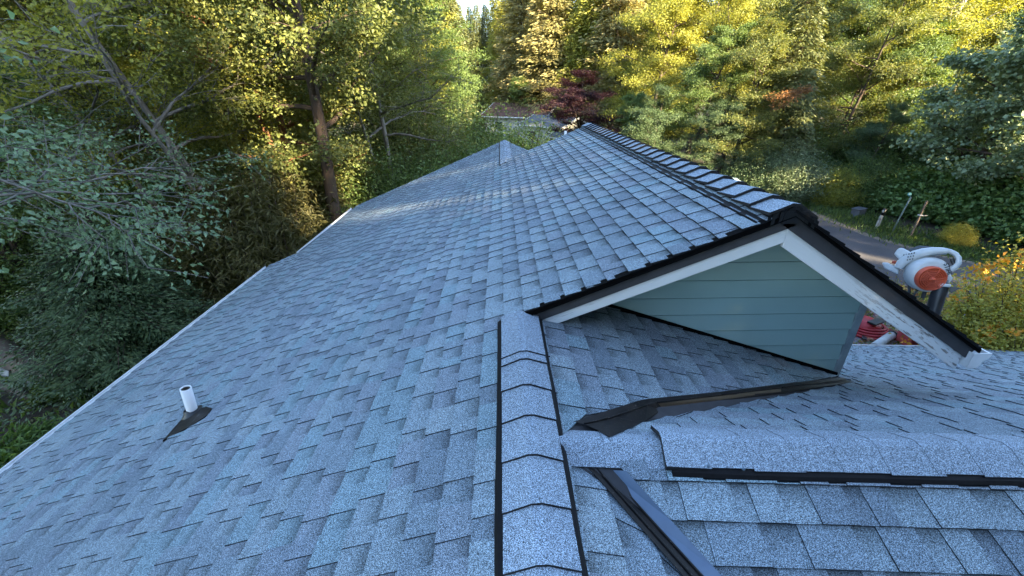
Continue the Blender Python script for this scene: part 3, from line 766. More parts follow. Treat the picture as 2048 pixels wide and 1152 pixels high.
# ================================================================== vegetation
def leaf_mat(name, dark, light, trans=0.35, tcol=None, gloss=0.35, rough=0.5, hue=None):
    """per-leaf colour between dark and light; light passes through the blades"""
    m, n, l, b = newmat(name)
    a = n.new('ShaderNodeAttribute'); a.attribute_name = 'rnd'
    f = noise(n, l, 0.7, 3)
    s = n.new('ShaderNodeMath'); s.operation = 'MULTIPLY_ADD'; l.new(a.outputs['Fac'], s.inputs[0]); s.inputs[1].default_value = 0.65
    t = n.new('ShaderNodeMath'); t.operation = 'MULTIPLY'; l.new(f, t.inputs[0]); t.inputs[1].default_value = 0.55; l.new(t.outputs[0], s.inputs[2])
    stops = [(0.15, dark), (0.85, light)]
    if hue: stops.append((0.97, hue))
    c = ramp(n, l, s.outputs[0], stops)
    l.new(c, b.inputs['Base Color']); b.inputs['Roughness'].default_value = rough; b.inputs['Specular IOR Level'].default_value = gloss
    tr = n.new('ShaderNodeBsdfTranslucent')
    l.new(mixc(n, l, 1.0, c, tcol or (1.5, 1.35, 0.5), 'MULTIPLY'), tr.inputs[0])
    mx = n.new('ShaderNodeMixShader'); mx.inputs[0].default_value = trans
    l.new(b.outputs[0], mx.inputs[1]); l.new(tr.outputs[0], mx.inputs[2]); l.new(mx.outputs[0], n['Material Output'].inputs[0]); return m
LM = {
 'olive':  leaf_mat('leaf_olive', (0.064, 0.088, 0.028), (0.18, 0.208, 0.064), 0.40, hue=(0.20, 0.17, 0.04)),
 'green':  leaf_mat('leaf_green', (0.05, 0.092, 0.032), (0.15, 0.22, 0.064), 0.35),
 'yellow': leaf_mat('leaf_yellow_green', (0.12, 0.145, 0.028), (0.315, 0.32, 0.06), 0.40),
 'fir':    leaf_mat('needle_green', (0.05, 0.074, 0.03), (0.14, 0.155, 0.052), 0.2),
 'firwarm': leaf_mat('needle_warm', (0.125, 0.125, 0.05), (0.3, 0.27, 0.105), 0.25, hue=(0.28, 0.20, 0.10)),
 'deep':   leaf_mat('needle_deep', (0.03, 0.062, 0.028), (0.105, 0.155, 0.066), 0.15, tcol=(1, 1.1, .7)),
 'blue':   leaf_mat('leaf_blue_green', (0.095, 0.155, 0.09), (0.23, 0.32, 0.185), 0.30, tcol=(1.1, 1.3, .7)),
 'silver': leaf_mat('leaf_silver_green', (0.08, 0.12, 0.062), (0.215, 0.27, 0.14), 0.25, tcol=(1.1, 1.2, .6), gloss=0.6),
 'purple': leaf_mat('leaf_purple', (0.018, 0.008, 0.012), (0.045, 0.016, 0.022), 0.25, tcol=(1.6, .5, .5), hue=(0.07, 0.025, 0.03)),
 'bamboo': leaf_mat('leaf_straw_green', (0.07, 0.076, 0.03), (0.17, 0.16, 0.065), 0.3),
 'vine':   leaf_mat('leaf_vine', (0.054, 0.115, 0.034), (0.162, 0.257, 0.074), 0.30, gloss=0.5),
 'gold':   leaf_mat('leaf_gold', (0.170, 0.180, 0.030), (0.430, 0.400, 0.070), 0.35, hue=(0.50, 0.32, 0.06)),
 'orange': leaf_mat('petal_orange', (0.60, 0.26, 0.05), (0.80, 0.42, 0.06), 0.3),
 'dead':   leaf_mat('needle_dead_orange', (0.14, 0.065, 0.02), (0.28, 0.13, 0.035), 0.3, tcol=(1.2, 1, .7)),
}
def bark(name, a, b_, sc=6):
    m, n, l, bs = newmat(name)
    f = noise(n, l, sc, 5, 0.65, kind='obj', stretch=(1, 1, 0.22)); f2 = noise(n, l, 1.4, 3, kind='obj')
    c = ramp(n, l, f, [(0.35, b_), (0.65, a)]); c = mixc(n, l, ramp(n, l, f2, [(0.5, 0.0), (0.75, 0.45)]), c, (0.06, 0.07, 0.03))
    l.new(c, bs.inputs['Base Color']); bs.inputs['Roughness'].default_value = 0.9; bump(n, l, bs, f, 0.8, 0.04); return m
BK = {'brown': bark('bark_brown', (0.075, 0.050, 0.038), (0.032, 0.022, 0.017)), 'grey': bark('bark_grey', (0.24, 0.22, 0.20), (0.11, 0.10, 0.09)),
      'red': bark('bark_red', (0.24, 0.10, 0.045), (0.10, 0.045, 0.025)), 'pale': bark('bark_pale', (0.42, 0.40, 0.37), (0.22, 0.21, 0.19))}

def leaves_mesh(name, base, axis, nrm_, size, wr, cup=0.18):
    """base Nx3, axis Nx3 unit, nrm Nx3; folded four-point leaves"""
    N = len(base); axis = axis/np.linalg.norm(axis, axis=1)[:, None]
    side = np.cross(axis, nrm_); side /= np.linalg.norm(side, axis=1)[:, None]+1e-9; nn = np.cross(side, axis)
    sz = size[:, None]; v = np.empty((N, 4, 3))
    v[:, 0] = base; v[:, 2] = base+axis*sz
    v[:, 1] = base+axis*sz*0.45+side*sz*wr/2+nn*sz*cup; v[:, 3] = base+axis*sz*0.45-side*sz*wr/2+nn*sz*cup
    V = v.reshape(-1, 3).astype(np.float32); i = np.arange(N)*4
    F = np.empty((N, 2, 3), np.int32); F[:, 0] = np.stack([i, i+1, i+2], 1); F[:, 1] = np.stack([i, i+2, i+3], 1)
    me = bpy.data.meshes.new(name); me.vertices.add(N*4); me.vertices.foreach_set('co', V.ravel())
    me.loops.add(N*6); me.loops.foreach_set('vertex_index', F.ravel()); me.polygons.add(N*2)
    me.polygons.foreach_set('loop_start', np.arange(N*2, dtype=np.int32)*3)
    a = me.attributes.new('rnd', 'FLOAT', 'FACE'); a.data.foreach_set('value', np.repeat(rng.random(N), 2).astype(np.float32))
    me.update(); me.validate(); me.materials.append(LM['green']); return me
def rdir(n): v = rng.normal(size=(n, 3)); return v/np.linalg.norm(v, axis=1)[:, None]
def path(p, d, L, seg, wob, grav):
    pts = [np.array(p, float)]; d = nrm(d)
    for i in range(seg):
        d = nrm(d + rng.normal(size=3)*wob + P(0, 0, grav)); pts.append(pts[-1]+d*L/seg)
    return pts
def nrm_h(B): h = B*P(1, 1, 0); return h/(np.linalg.norm(h, axis=1)[:, None]+1e-6)
def interp(pts, t):
    f = t*(len(pts)-1); i = min(int(f), len(pts)-2); return pts[i]+(pts[i+1]-pts[i])*(f-i)

def gen_broadleaf(H, R, base, nl, ns, nt, nleaf, ls, tr, trunks=1, lean=0.0, flat=0.5, spread=0.22, wr=0.6, bare=False, curve=0.0, grav=-0.02):
    wood = MB(); B, A_ = [], []
    tops = []
    for k in range(trunks):
        a = rng.random()*6.28; d = P(math.cos(a)*lean, math.sin(a)*lean, 1)
        tops.append(path((rng.normal()*0.1*(trunks > 1), rng.normal()*0.1*(trunks > 1), -0.3), d, H*(0.93 if k == 0 else rng.uniform(.7, .95)), 9, 0.05, 0.02))
        wood.tube(tops[-1], list(np.linspace(tr*(1 if k == 0 else .75), tr*0.12, 10)), 8)
    for i in range(nl):
        tp = tops[i % trunks]; f = base+(1-base)*((i+rng.random())/nl)**0.85; f = min(f, 0.985)
        p = interp(tp, f); az = i*2.4+rng.normal()*0.5; e = rng.uniform(0.15, 0.75)*(0.6+f*0.7)
        rel = (f-base)/(1-base); env = R*math.sqrt(max(0.08, 1-(2*rel-0.75)**2*0.55))*rng.uniform(0.65, 1.1)*(1-0.35*rel)
        l_ = path(p, (math.cos(az), math.sin(az), e), env, 6, 0.13, grav); r0 = tr*(1-f)*0.45+0.02
        wood.tube(l_, list(np.linspace(r0, 0.012, 7)), 5, False)
        for j in range(ns):
            g = rng.uniform(0.25, 1.0); q = interp(l_, g); dd = nrm(l_[-1]-l_[0]); sd = nrm(np.cross(dd, (0, 0, 1)))*(1 if j % 2 else -1)
            s_ = path(q, dd*0.6+sd*rng.uniform(.4, 1.1)+P(0, 0, rng.uniform(-.15, .5)), env*rng.uniform(.22, .45), 4, 0.18, grav*1.5)
            wood.tube(s_, [0.014, 0.012, 0.010, 0.008, 0.005], 3, False)
            for t in range(nt):
                tq = interp(s_, rng.uniform(.2, 1)); td = rdir(1)[0]*P(1, 1, .5)+nrm(s_[-1]-s_[0])*.7; tl = env*0.10+0.28
                if bare: wood.tube([tq, tq+nrm(td)*tl*.6+P(0, 0, .02), tq+nrm(td)*tl*1.1], [0.006, 0.005, 0.003], 3, False)
                n = max(3, int(nleaf*rng.uniform(.6, 1.4)))
                pos = tq+nrm(td)*tl*rng.random(n)[:, None]+rng.normal(size=(n, 3))*P(spread, spread, spread*flat)
                B.append(pos); A_.append(rdir(n)*P(1, 1, .6)+nrm(td)*0.8+P(0, 0, -0.35))
    B = np.concatenate(B); A_ = np.concatenate(A_); n = len(B)
    ctr = P(0, 0, H*(base+1)/2); o_ = B-ctr; o_ /= np.linalg.norm(o_, axis=1)[:, None]
    nn = rdir(n)*0.75+P(0, 0, .45)+o_*.75
    return wood.mesh('trunk', BK['brown']), leaves_mesh('crown', B, A_, nn, ls*rng.uniform(.6, 1.25, n), wr)
def gen_conifer(H, R, base, nw, nb, ncl, ls, tr, droop=-0.10, wr=0.30, powr=0.9):
    wood = MB(); tp = path((0, 0, -.3), (0, 0, 1), H+.3, 8, 0.012, 0.02); wood.tube(tp, list(np.linspace(tr, .02, 9)), 8)
    B, A_ = [], []
    for w in range(nw):
        f = base+(1-base)*(w+rng.random()*.6)/nw; f = min(f, .99); p = interp(tp, f); env = R*(1-(f-base)/(1-base))**powr+0.15
        for k in range(nb):
            az = k*6.283/nb+w*1.1+rng.normal()*.25; l_ = path(p, (math.cos(az), math.sin(az), rng.uniform(.0, .35)), env*rng.uniform(.7, 1.12), 5, .06, droop)
            wood.tube(l_, [0.03, .022, .016, .012, .008, .004], 3, False)
            m = max(5, int(ncl*env/R)); dd = nrm(l_[-1]-l_[0]); sd = nrm(np.cross(dd, (0, 0, 1)))
            t = rng.uniform(.12, 1, m); pts = np.array([interp(l_, x) for x in t]); w_ = (0.16+0.32*(1-t))*env*0.75
            off = rng.uniform(-1, 1, m); pos = pts+sd*(off*w_)[:, None]+dd*(np.abs(off)*w_*.5)[:, None]+P(0, 0, 1)*(-np.abs(off)*w_*.22-rng.random(m)*.05)[:, None]+rng.normal(size=(m, 3))*P(.07, .07, .22 if H > 8 else .06)
            B.append(pos); A_.append(sd*np.sign(off)[:, None]*.7+dd*.8+rdir(m)*.35+P(0, 0, -.25))
    B = np.concatenate(B); A_ = np.concatenate(A_); n = len(B)
    return wood.mesh('trunk', BK['brown']), leaves_mesh('crown', B, A_, rdir(n)*.6+P(0, 0, .5)+nrm_h(B)*.8, ls*rng.uniform(.6, 1.3, n), wr, 0.06)
def gen_shrub(R, H, n_st, nleaf, ls, wr=0.55, clump=0.28, droop=False):
    """mound of leafy stems"""
    wood = MB(); B, A_ = [], []
    for i in range(n_st):
        a = rng.random()*6.283; rr = math.sqrt(rng.random())*R*.95; hh = H*math.sqrt(max(0.05, 1-(rr/R)**2))*rng.uniform(.65, 1.08)
        tip = P(math.cos(a)*rr, math.sin(a)*rr, hh); st = P(math.cos(a)*rr*.25, math.sin(a)*rr*.25, -.1)
        mid = (st+tip)/2+rng.normal(size=3)*.12; wood.tube([st, mid, tip], [0.022, .015, .006], 3, False)
        n = int(nleaf*rng.uniform(.6, 1.4)); t = rng.uniform(.25, 1.05, n)[:, None]
        pos = st+(tip-st)*t+rng.normal(size=(n, 3))*P(clump, clump, clump*.7)
        B.append(pos); o = nrm(tip-st*1.0)
        A_.append(rdir(n)*P(1, 1, .5)+o*(.5)+P(0, 0, -.9 if droop else -.25))
    B = np.concatenate(B); A_ = np.concatenate(A_); n = len(B); out = B-P(0, 0, H*.3); out /= np.linalg.norm(out, axis=1)[:, None]+1e-6
    return wood.mesh('stems', BK['brown']), leaves_mesh('foliage', B, A_, rdir(n)*.7+out*.6+P(0, 0, .6), ls*rng.uniform(.6, 1.3, n), wr)

PR = {
 'broad_a': gen_broadleaf(13, 4.2, .28, 32, 9, 6, 32, .115, .20),
 'broad_b': gen_broadleaf(12, 3.6, .22, 30, 9, 6, 32, .105, .16, trunks=2, lean=.12),
 'broad_c': gen_broadleaf(15, 4.0, .35, 32, 9, 6, 32, .11, .24, lean=.10, flat=.35),
 'airy':    gen_broadleaf(14, 4.4, .32, 24, 8, 5, 22, .095, .12, trunks=2, lean=.16, bare=True, flat=.4),
 'big_trunk': gen_broadleaf(15, 4.2, .36, 34, 9, 6, 32, .11, .24, lean=0.0, flat=.35),
 'near_tree': gen_broadleaf(8.2, 6.8, .60, 26, 9, 5, 20, .095, .13, trunks=3, lean=.25, bare=True, flat=.35, spread=.16, wr=.55, grav=-.07),
 'maple':   gen_broadleaf(11, 4.4, .25, 30, 8, 6, 17, .19, .22, wr=.9, spread=.24, flat=.45),
 'fir_a':   gen_conifer(24, 4.8, .08, 50, 10, 120, .40, .34, powr=.7),
 'fir_b':   gen_conifer(20, 3.9, .05, 46, 9, 120, .36, .28, droop=-.16, powr=.7),
 'cedar':   gen_conifer(4.2, 2.3, .02, 26, 12, 300, .10, .10, droop=-.07, wr=.34, powr=.55),
 'shrub_a': gen_shrub(1.7, 2.3, 150, 260, .085, clump=.22),
 'shrub_b': gen_shrub(2.2, 3.4, 170, 270, .09, clump=.28),
 'straw':   gen_shrub(1.6, 2.8, 130, 200, .17, wr=.13, clump=.17, droop=True),
 'big_leaf_shrub': gen_shrub(2.0, 2.4, 150, 120, .16, wr=.85, clump=.26),
 'fern':    gen_shrub(.7, .55, 60, 40, .16, wr=.22, clump=.10),
}
def plant(kind, name, proto, px, d, tint, label, py=None, cat='tree', s=1.0, rz=None, bk='brown', group=None, dz=0.0, tilt=(0, 0), sz=None, xy=None):
    if py is not None: q = ray(px, py); q = q/np.hypot(q[0], q[1])*d; xy = (q[0], q[1])
    x, y = xy if xy else at(px, d)
    r = empty(name, (x, y, gz(x, y)-0.05+dz), rng.random()*6.28 if rz is None else rz)
    r.rotation_euler[0], r.rotation_euler[1] = tilt; r.scale = (s, s, sz or s); tag(r, label, cat, group)
    wd, lf = PR[proto]; names = ('stems', 'foliage') if 'shrub' in proto or proto in ('straw', 'fern') else ('trunk', 'crown')
    for me, nm, mt in ((wd, names[0], BK[bk]), (lf, names[1], LM[tint])):
        o = bpy.data.objects.new(nm, me); link(o, r); o.material_slots[0].link = 'OBJECT'; o.material_slots[0].material = mt
    return r
T = lambda *a, **k: plant(a[0], a[0], *a[1:], **k)
# (name, proto, px, d, tint, label)
# ---- left side, near to far
T('cedar_bush', 'cedar', 225, 13.4, 'deep', 'low dark green cedar with layered drooping sprays left of the eave', py=600, cat='cedar', s=1.02, sz=.92)
T('broadleaf_tree', 'near_tree', 0, 0, 'blue', 'blue green leafy tree reaching pale bare twigs in from the left edge', xy=(-11.6, 7.2), bk='grey', rz=.5)
T('broadleaf_tree', 'broad_b', -160, 19, 'green', 'shaded green tree at the left edge behind the pale twigs', s=.85)
T('straw_shrub', 'straw', 500, 14.5, 'bamboo', 'straw green drooping long leafed shrub below the big dark trunk', py=420, cat='shrub', s=1.45, sz=1.55)
T('straw_shrub', 'straw', 590, 17.5, 'bamboo', 'taller straw green shrub beside the eave corner', py=400, cat='shrub', s=1.5, sz=1.6)
T('straw_shrub', 'straw', 415, 17.0, 'bamboo', 'straw green shrub behind the tip of the pale twigs', py=430, cat='shrub', s=1.3)
T('big_trunk_tree', 'big_trunk', 622, 16.2, 'olive', 'large olive leaved tree with the thickest dark trunk left of the roof', s=1.1, bk='brown', rz=.4)
T('leaning_tree', 'broad_b', 560, 18.5, 'olive', 'leaning forked tree with red brown trunks behind the big trunk', s=1.2, bk='red')
T('leaning_tree', 'airy', 400, 18, 'yellow', 'airy yellow leaved tree with a leaning grey trunk in the upper left', s=1.15, bk='grey', tilt=(0, -.22))
T('leaning_tree', 'airy', 300, 20, 'yellow', 'airy tree with grey trunk leaning left over the dark hollow', s=1.1, bk='grey', tilt=(.05, -.36))
T('broadleaf_tree', 'broad_a', 450, 24, 'olive', 'olive tree behind the leaning grey trunks', s=1.0)
T('broadleaf_tree', 'broad_a', 60, 25, 'olive', 'broad olive tree filling the upper left corner', s=1.0)
T('broadleaf_tree', 'broad_c', 290, 28, 'yellow', 'yellow green tree glowing between the leaning trunks', s=1.1)
T('broadleaf_tree', 'broad_b', 520, 28, 'yellow', 'yellow green tree glowing behind the forked trunks', s=1.1)
T('broadleaf_tree', 'broad_a', 720, 26, 'olive', 'olive tree right of the big dark trunk', s=1.05)
T('broadleaf_tree', 'airy', 770, 19.5, 'olive', 'airy olive tree with thin trunks beside the thick one', s=1.1, bk='grey')
T('broadleaf_tree', 'broad_c', 840, 30, 'green', 'tall green tree above the dark laurels left of the far peak', s=1.0)
T('broadleaf_tree', 'broad_b', 872, 40, 'green', 'grey green tree left of the sky gap', s=1.0)
for px, py, d, s, tn, lb in [(455, 520, 17.5, .75, 'green', 'dark low shrub between the cedar and the eave'), (560, 470, 20.5, 1.0, 'green', 'dark shrub tucked behind the eave corner'), (330, 400, 25, 1.1, 'green', 'dark shrub in the hollow behind the cedar'),
    (640, 400, 19.5, 1.0, 'green', 'dark shrub at the foot of the big trunk'), (180, 380, 31, 1.1, 'olive', 'olive shrub beside the grey path'), (-90, 480, 20, 1.1, 'green', 'shaded shrub at the left edge above the logs'), 
    (380, 620, 13.2, .38, 'bamboo', 'small brownish shrub by the eave right of the cedar'), (480, 350, 27, 1.2, 'green', 'shrub in the shade between the straw shrubs and the far trunks')]:
    T('understory_shrub', 'shrub_b', px, d, tn, lb, py=py, cat='shrub', s=s)
T('fern', 'fern', 25, 11.2, 'vine', 'bright green fern clump at the lower left corner', py=880, cat='fern', s=1.1)
T('fern', 'fern', -30, 10.4, 'vine', 'fern clump cut by the left edge', py=920, cat='fern', s=1.2)
T('fern', 'fern', 140, 13.2, 'green', 'small fern beside the fallen logs', py=790, cat='fern', s=.9)
# ---- laurels behind the roof
for i, (px, d, s, tn, lb) in enumerate([
    (700, 18.0, 1.20, 'green', 'dark laurel directly right of the big trunk'), (780, 18.5, 1.30, 'green', 'glossy laurel over the dark gap by the far rake'),
    (850, 17.5, 1.25, 'green', 'round laurel above the middle of the far rake'), (925, 18.5, 1.30, 'green', 'green laurel left of the far peak'),
    (1000, 18.5, 1.34, 'green', 'laurel right behind the far peak'), (1075, 19.5, 1.08, 'green', 'laurel between the far peak and the grey neighbour roof'),
    (1035, 22, 1.54, 'green', 'laurel hiding the wall of the red brown roofed house'), (1100, 24, 1.12, 'green', 'low laurel below the grey neighbour roof'),
    (820, 23, 1.75, 'olive', 'tall yellow tipped laurel in the second row'), (920, 25, 1.75, 'green', 'tallest laurel left of the red brown roof'),
    (745, 24, 1.8, 'olive', 'tall laurel behind the dark laurel')]):
    T('laurel_shrub', 'shrub_b', px, d, tn, lb, cat='shrub', s=s)
# ---- middle distance
T('purple_maple', 'broad_b', 1176, 46, 'purple', 'dark purple leaved maple beyond the roof peak', s=1.25, sz=.72)
T('fir_tree', 'fir_a', 1040, 74, 'firwarm', 'sunlit fir just right of the sky gap', s=1.25, sz=1.0, cat='fir tree')
T('fir_tree', 'fir_a', 1098, 68, 'firwarm', 'sunlit fir above the red brown roof', s=1.35, sz=1.05, cat='fir tree')
T('fir_tree', 'fir_b', 1160, 66, 'yellow', 'sunlit fir above the purple maple', s=1.5, sz=1.15, cat='fir tree')
T('fir_tree', 'fir_a', 1225, 64, 'firwarm', 'sunlit brownish fir between the purple maple and the yellow tree', s=1.3, sz=1.05, cat='fir tree')
T('fir_tree', 'fir_a', 895, 66, 'fir', 'dark fir just left of the sky gap', s=.95, cat='fir tree')
T('broadleaf_tree', 'broad_a', 1310, 46, 'yellow', 'brightest yellow green tree, right of the purple maple', s=1.22)
T('broadleaf_tree', 'broad_c', 1400, 50, 'yellow', 'tall yellow green tree behind the brightest one', s=1.25)
T('broadleaf_tree', 'broad_b', 1475, 40, 'yellow', 'rounded pale yellow green tree in the upper right wood', s=1.15)
T('broadleaf_tree', 'broad_a', 1290, 38, 'green', 'low dark green tree beside the purple maple', s=.50)
T('broadleaf_tree', 'broad_b', 1330, 31, 'deep', 'dark grey green tree above the high ridge', s=.60)
T('broadleaf_tree', 'broad_b', 1098, 72, 'deep', 'small dark evergreen between the two neighbour roofs', s=.44)
T('broadleaf_tree', 'broad_a', 1050, 66, 'green', 'green tree behind the red brown roof', s=.62)
T('understory_shrub', 'shrub_b', 1215, 28, 'olive', 'olive shrub peeping over the far end of the high ridge', cat='shrub', s=1.15)
T('understory_shrub', 'shrub_a', 1262, 22, 'silver', 'grey green shrub touching the high ridge caps', cat='shrub', s=1.6)
T('broadleaf_tree', 'broad_c', 1400, 34, 'green', 'mid green tree above the ridge caps', s=.72)
T('broadleaf_tree', 'broad_a', 1500, 33, 'olive', 'olive green tree over the middle of the high ridge', s=.85)
T('fir_tree', 'fir_b', 1600, 34, 'fir', 'fir with spreading drooping boughs in the right wood', s=.66, cat='fir tree')
T('broadleaf_tree', 'broad_a', 1440, 31, 'deep', 'low dark round tree close behind the high ridge', s=.48)
T('broadleaf_tree', 'broad_b', 1700, 38, 'olive', 'olive tree right of the spreading fir', s=1.05)
T('broadleaf_tree', 'broad_c', 1790, 44, 'yellow', 'yellow green tree with a white trunk, upper right', s=1.15, bk='pale')
T('broadleaf_tree', 'broad_a', 1620, 48, 'olive', 'tall olive tree at the top of the right wood', s=1.2)
T('broadleaf_tree', 'broad_b', 1930, 46, 'olive', 'tall olive tree behind the silver maple', s=1.2)
T('silver_maple', 'maple', 2005, 34, 'silver', 'big leafed silver green maple hanging over the right edge', py=220, s=.92)
T('silver_maple', 'maple', 2160, 31, 'silver', 'big leafed maple cut by the right edge', py=220, s=1.05)
T('broadleaf_tree', 'broad_a', 1800, 40, 'green', 'shaded green tree left of the silver maple', s=.85)
T('broadleaf_tree', 'broad_b', 1740, 35, 'deep', 'dark low tree behind the roadside posts', py=300, s=.5)
T('broadleaf_tree', 'broad_a', 1900, 36, 'green', 'dark low tree behind the vine bank', py=320, s=.45)
# ---- roadside hedge
for px, py, d, s, tn, pr, lb in [(1500, 380, 31, .95, 'deep', 'shrub_b', 'dark bramble mound nearest the ridge end'), (1580, 380, 31.5, 1.0, 'silver', 'shrub_b', 'grey green shrub right of the pale blue tarp'),
    (1668, 395, 31.5, .95, 'yellow', 'shrub_a', 'bright green roadside shrub left of the posts'), (1725, 400, 32.5, .9, 'green', 'shrub_b', 'round green shrub behind the grey boxes'),
    (1800, 410, 32.5, 1.0, 'vine', 'big_leaf_shrub', 'vine covered bank behind the leaning posts'), (1880, 430, 32.0, 1.15, 'vine', 'big_leaf_shrub', 'tallest vine mound right of the wooden post'),
    (1965, 440, 31.5, 1.2, 'vine', 'big_leaf_shrub', 'big leafed vine mound above the road bend'), (2050, 450, 31, 1.2, 'vine', 'big_leaf_shrub', 'big leafed vine mound at the right edge')]:
    T('roadside_shrub', pr, px, d, tn, lb, py=py, cat='shrub', s=s)
for px, py, d, s, tn, lb in [(1560, 330, 36, 1.3, 'green', 'tall dark shrub under the spreading fir'), (1640, 330, 38, 1.5, 'green', 'tall shrub behind the bright roadside shrub'), (1710, 330, 40, 1.6, 'olive', 'tall olive shrub in the gap right of the spreading fir'), (1780, 330, 38, 1.5, 'green', 'tall shrub behind the leaning posts'),
    (1850, 340, 39, 1.6, 'deep', 'dark tall shrub under the silver maple'), (1940, 350, 38, 1.6, 'green', 'tall shrub above the vine mounds'), (2040, 350, 37, 1.6, 'green', 'tall shrub at the right edge behind the vine mounds')]:
    T('bank_shrub', 'shrub_b', px, d, tn, lb, py=py, cat='shrub', s=s)
T('roadside_shrub', 'shrub_a', 1912, 27.5, 'gold', 'small bright yellow bush at the road edge above the blower', py=480, cat='shrub', s=.42)
T('rhododendron_bush', 'shrub_b', 2128, 14.6, 'gold', 'yellow and orange leaved bush right of the leaf blower', py=600, cat='bush', s=1.0, sz=1.0)
T('rhododendron_bush', 'shrub_b', 2260, 13.0, 'gold', 'second yellow orange bush cut by the right edge', py=620, cat='bush', s=.85)
# ---- the forest wall further off
FG = {'l': 'far trees closing off the left wood', 'c': 'far firs behind the valley', 'r': 'far trees at the top of the right hillside', 'b': 'tall trees behind the camera that shade the roof'}
def fit(px, d, pr, over):
    """scale so that the tree stands just clear of the top of the photo's field"""
    hh = {'broad_a': 13, 'broad_b': 12, 'broad_c': 15, 'fir_a': 24, 'fir_b': 20}[pr]
    x, y = at(px, d); dep = d*math.cos(math.atan((px-1024)/930)); top = 172/842*dep*1.03 + over
    return (top-gz(x, y))/hh
for px in range(-700, 880, 95):
    for d in (36, 46):
        pr = rng.choice(['broad_a', 'broad_b', 'broad_c', 'fir_b']); dd = d+rng.uniform(-3, 3); pp = px+rng.uniform(-30, 30)
        T('forest_tree', pr, pp, dd, rng.choice(['olive', 'green', 'yellow', 'olive']), 'tall tree far back in the left wood', s=fit(pp, dd, pr, 2.5), group=FG['l'])
for px in list(range(640, 940, 38))+list(range(1012, 1330, 34)):
    pr = rng.choice(['fir_a', 'fir_b']); dd = 88+rng.uniform(-7, 8)
    T('forest_fir', pr, px, dd, rng.choice(['yellow', 'firwarm', 'yellow']), 'distant fir in the row behind the valley', cat='fir tree', s=fit(px, dd, pr, 3), group=FG['c'])
for px in (925, 942, 958, 972, 990, 1005):
    T('forest_fir', 'fir_a', px, 104+rng.uniform(-4, 6), 'fir', 'short distant fir under the sky gap', cat='fir tree', s=fit(px, 104, 'fir_a', -6.5), group='distant firs under the sky gap')
for px in range(1280, 2700, 75):
    for d in (58, 70):
        pr = rng.choice(['broad_a', 'broad_b', 'fir_a', 'fir_b']); dd = d+rng.uniform(-4, 4); pp = px+rng.uniform(-30, 30)
        T('forest_tree', pr, pp, dd, rng.choice(['olive', 'green', 'yellow', 'fir']), 'tall tree high on the right hillside', s=fit(pp, dd, pr, 1.0), group=FG['r'])
# ---- the wood behind and to the right of the camera, whose shade lies on the house
for row, t0 in enumerate((20, 27, 34)):
    for s_ in np.arange(-24, 34, 4.4):
        s2 = s_+row*1.5; x = .643*t0+.766*s2+rng.uniform(-1, 1); y = 4-.766*t0+.643*s2+rng.uniform(-1, 1)
        if abs(s2-2.0) < 4.6: continue
        hz = (22.0+row*2.4 if s2 < 8.5 else 3.2+row*3.0)+rng.uniform(-1, 1); pr = ['fir_a', 'broad_c', 'fir_a'][(row+int(s_)) % 3]
        T('forest_tree', pr, 0, 0, 'green', 'tall unseen tree placed behind the viewer to shape the sun gap', s=(hz+6.6)/(24 if pr == 'fir_a' else 15), xy=(x, y), group=FG['b'])
# unseen trees placed around a narrow gap to shape the sun streaks on the roof
def back(s_, t, pr, s, sz=None, tn='green', lb=''):
    T('forest_tree', pr, 0, 0, tn, lb, s=s, sz=sz, xy=(.643*t+.766*s_, 4-.766*t+.643*s_), group=FG['b'])
for s_, t, pr, s, sz in ((-1.9, 20, 'fir_a', 1.0, 1.2), (6.2, 20, 'fir_a', 1.0, 1.2), (-2.2, 27, 'fir_a', 1.05, 1.3), (6.7, 28, 'fir_a', 1.05, 1.25), (-2.4, 34, 'fir_a', 1.1, 1.4), (7.4, 35, 'fir_a', 1.1, 1.35), (2.0, 31, 'fir_b', .50, 1.5)):
    back(s_, t, pr, s, sz, lb='tall unseen tree placed behind the viewer to shape the sun gap')
for s_, t, z_ in ((.3, 20, 7.2), (3.3, 20.5, 7.2), (1.6, 23.5, 8.3)):  # unseen filler trees added low in the gap to shade the gable wall
    back(s_, t, 'broad_b', 1.1, (z_+6.6)/12, lb='tall unseen tree placed behind the viewer to shape the sun gap')
for s_, t, z_ in ((.2, 21.5, 7.4), (2.4, 22.5, 7.6), (5.0, 21.5, 7.4), (1.2, 18.5, 6.3)):  # unseen oversized shrubs added to block sun from the gable wall
    plant('sun_blocker_shrub', 'sun_blocker_shrub', 'shrub_b', 0, 0, 'green', 'large unseen shrub added behind the viewer to keep sun off the gable', cat='shrub', s=2.0, sz=(z_+6.6)/3.6, xy=(.643*t+.766*s_, 4-.766*t+.643*s_), group='added shrubs behind the viewer that block the sun')

# ================================================================== leaf blower on the right slope behind the rake
K_PX = 1/292.0
BO = ony(1852, 551, 2.78); bc = -nrm(BO); bx = nrm(np.cross((0, 0, 1), bc)); bz = np.cross(bc, bx)
blower = empty('leaf_blower', (2.62, 2.80, Bz(2.62)+.01)); tag(blower, 'white and orange handheld leaf blower with black tube resting behind the right rake', 'leaf blower')
BMI = Matrix.Translation(Vector(blower.location)).inverted()
def bp(cx, cy, d=0.0):
    """point of the blower: right/up in the plane of its fan disc, d towards the disc's face"""
    return Vector(BO + bx*((cx-650)/4.267*K_PX*0.93) + bz*(-(cy-430)/4.267*K_PX) + bc*d)
def bpart(mb, name, mat, bev=0.0, parent=None):
    o = mb.build(name, mat, parent or blower, bev)
    if parent is None: o.matrix_parent_inverse = BMI
    return o
M['bl_white'] = simple('blower_white_plastic', (0.52, 0.54, 0.55), (0.44, 0.46, 0.47), 12, 0.38, 0.5)
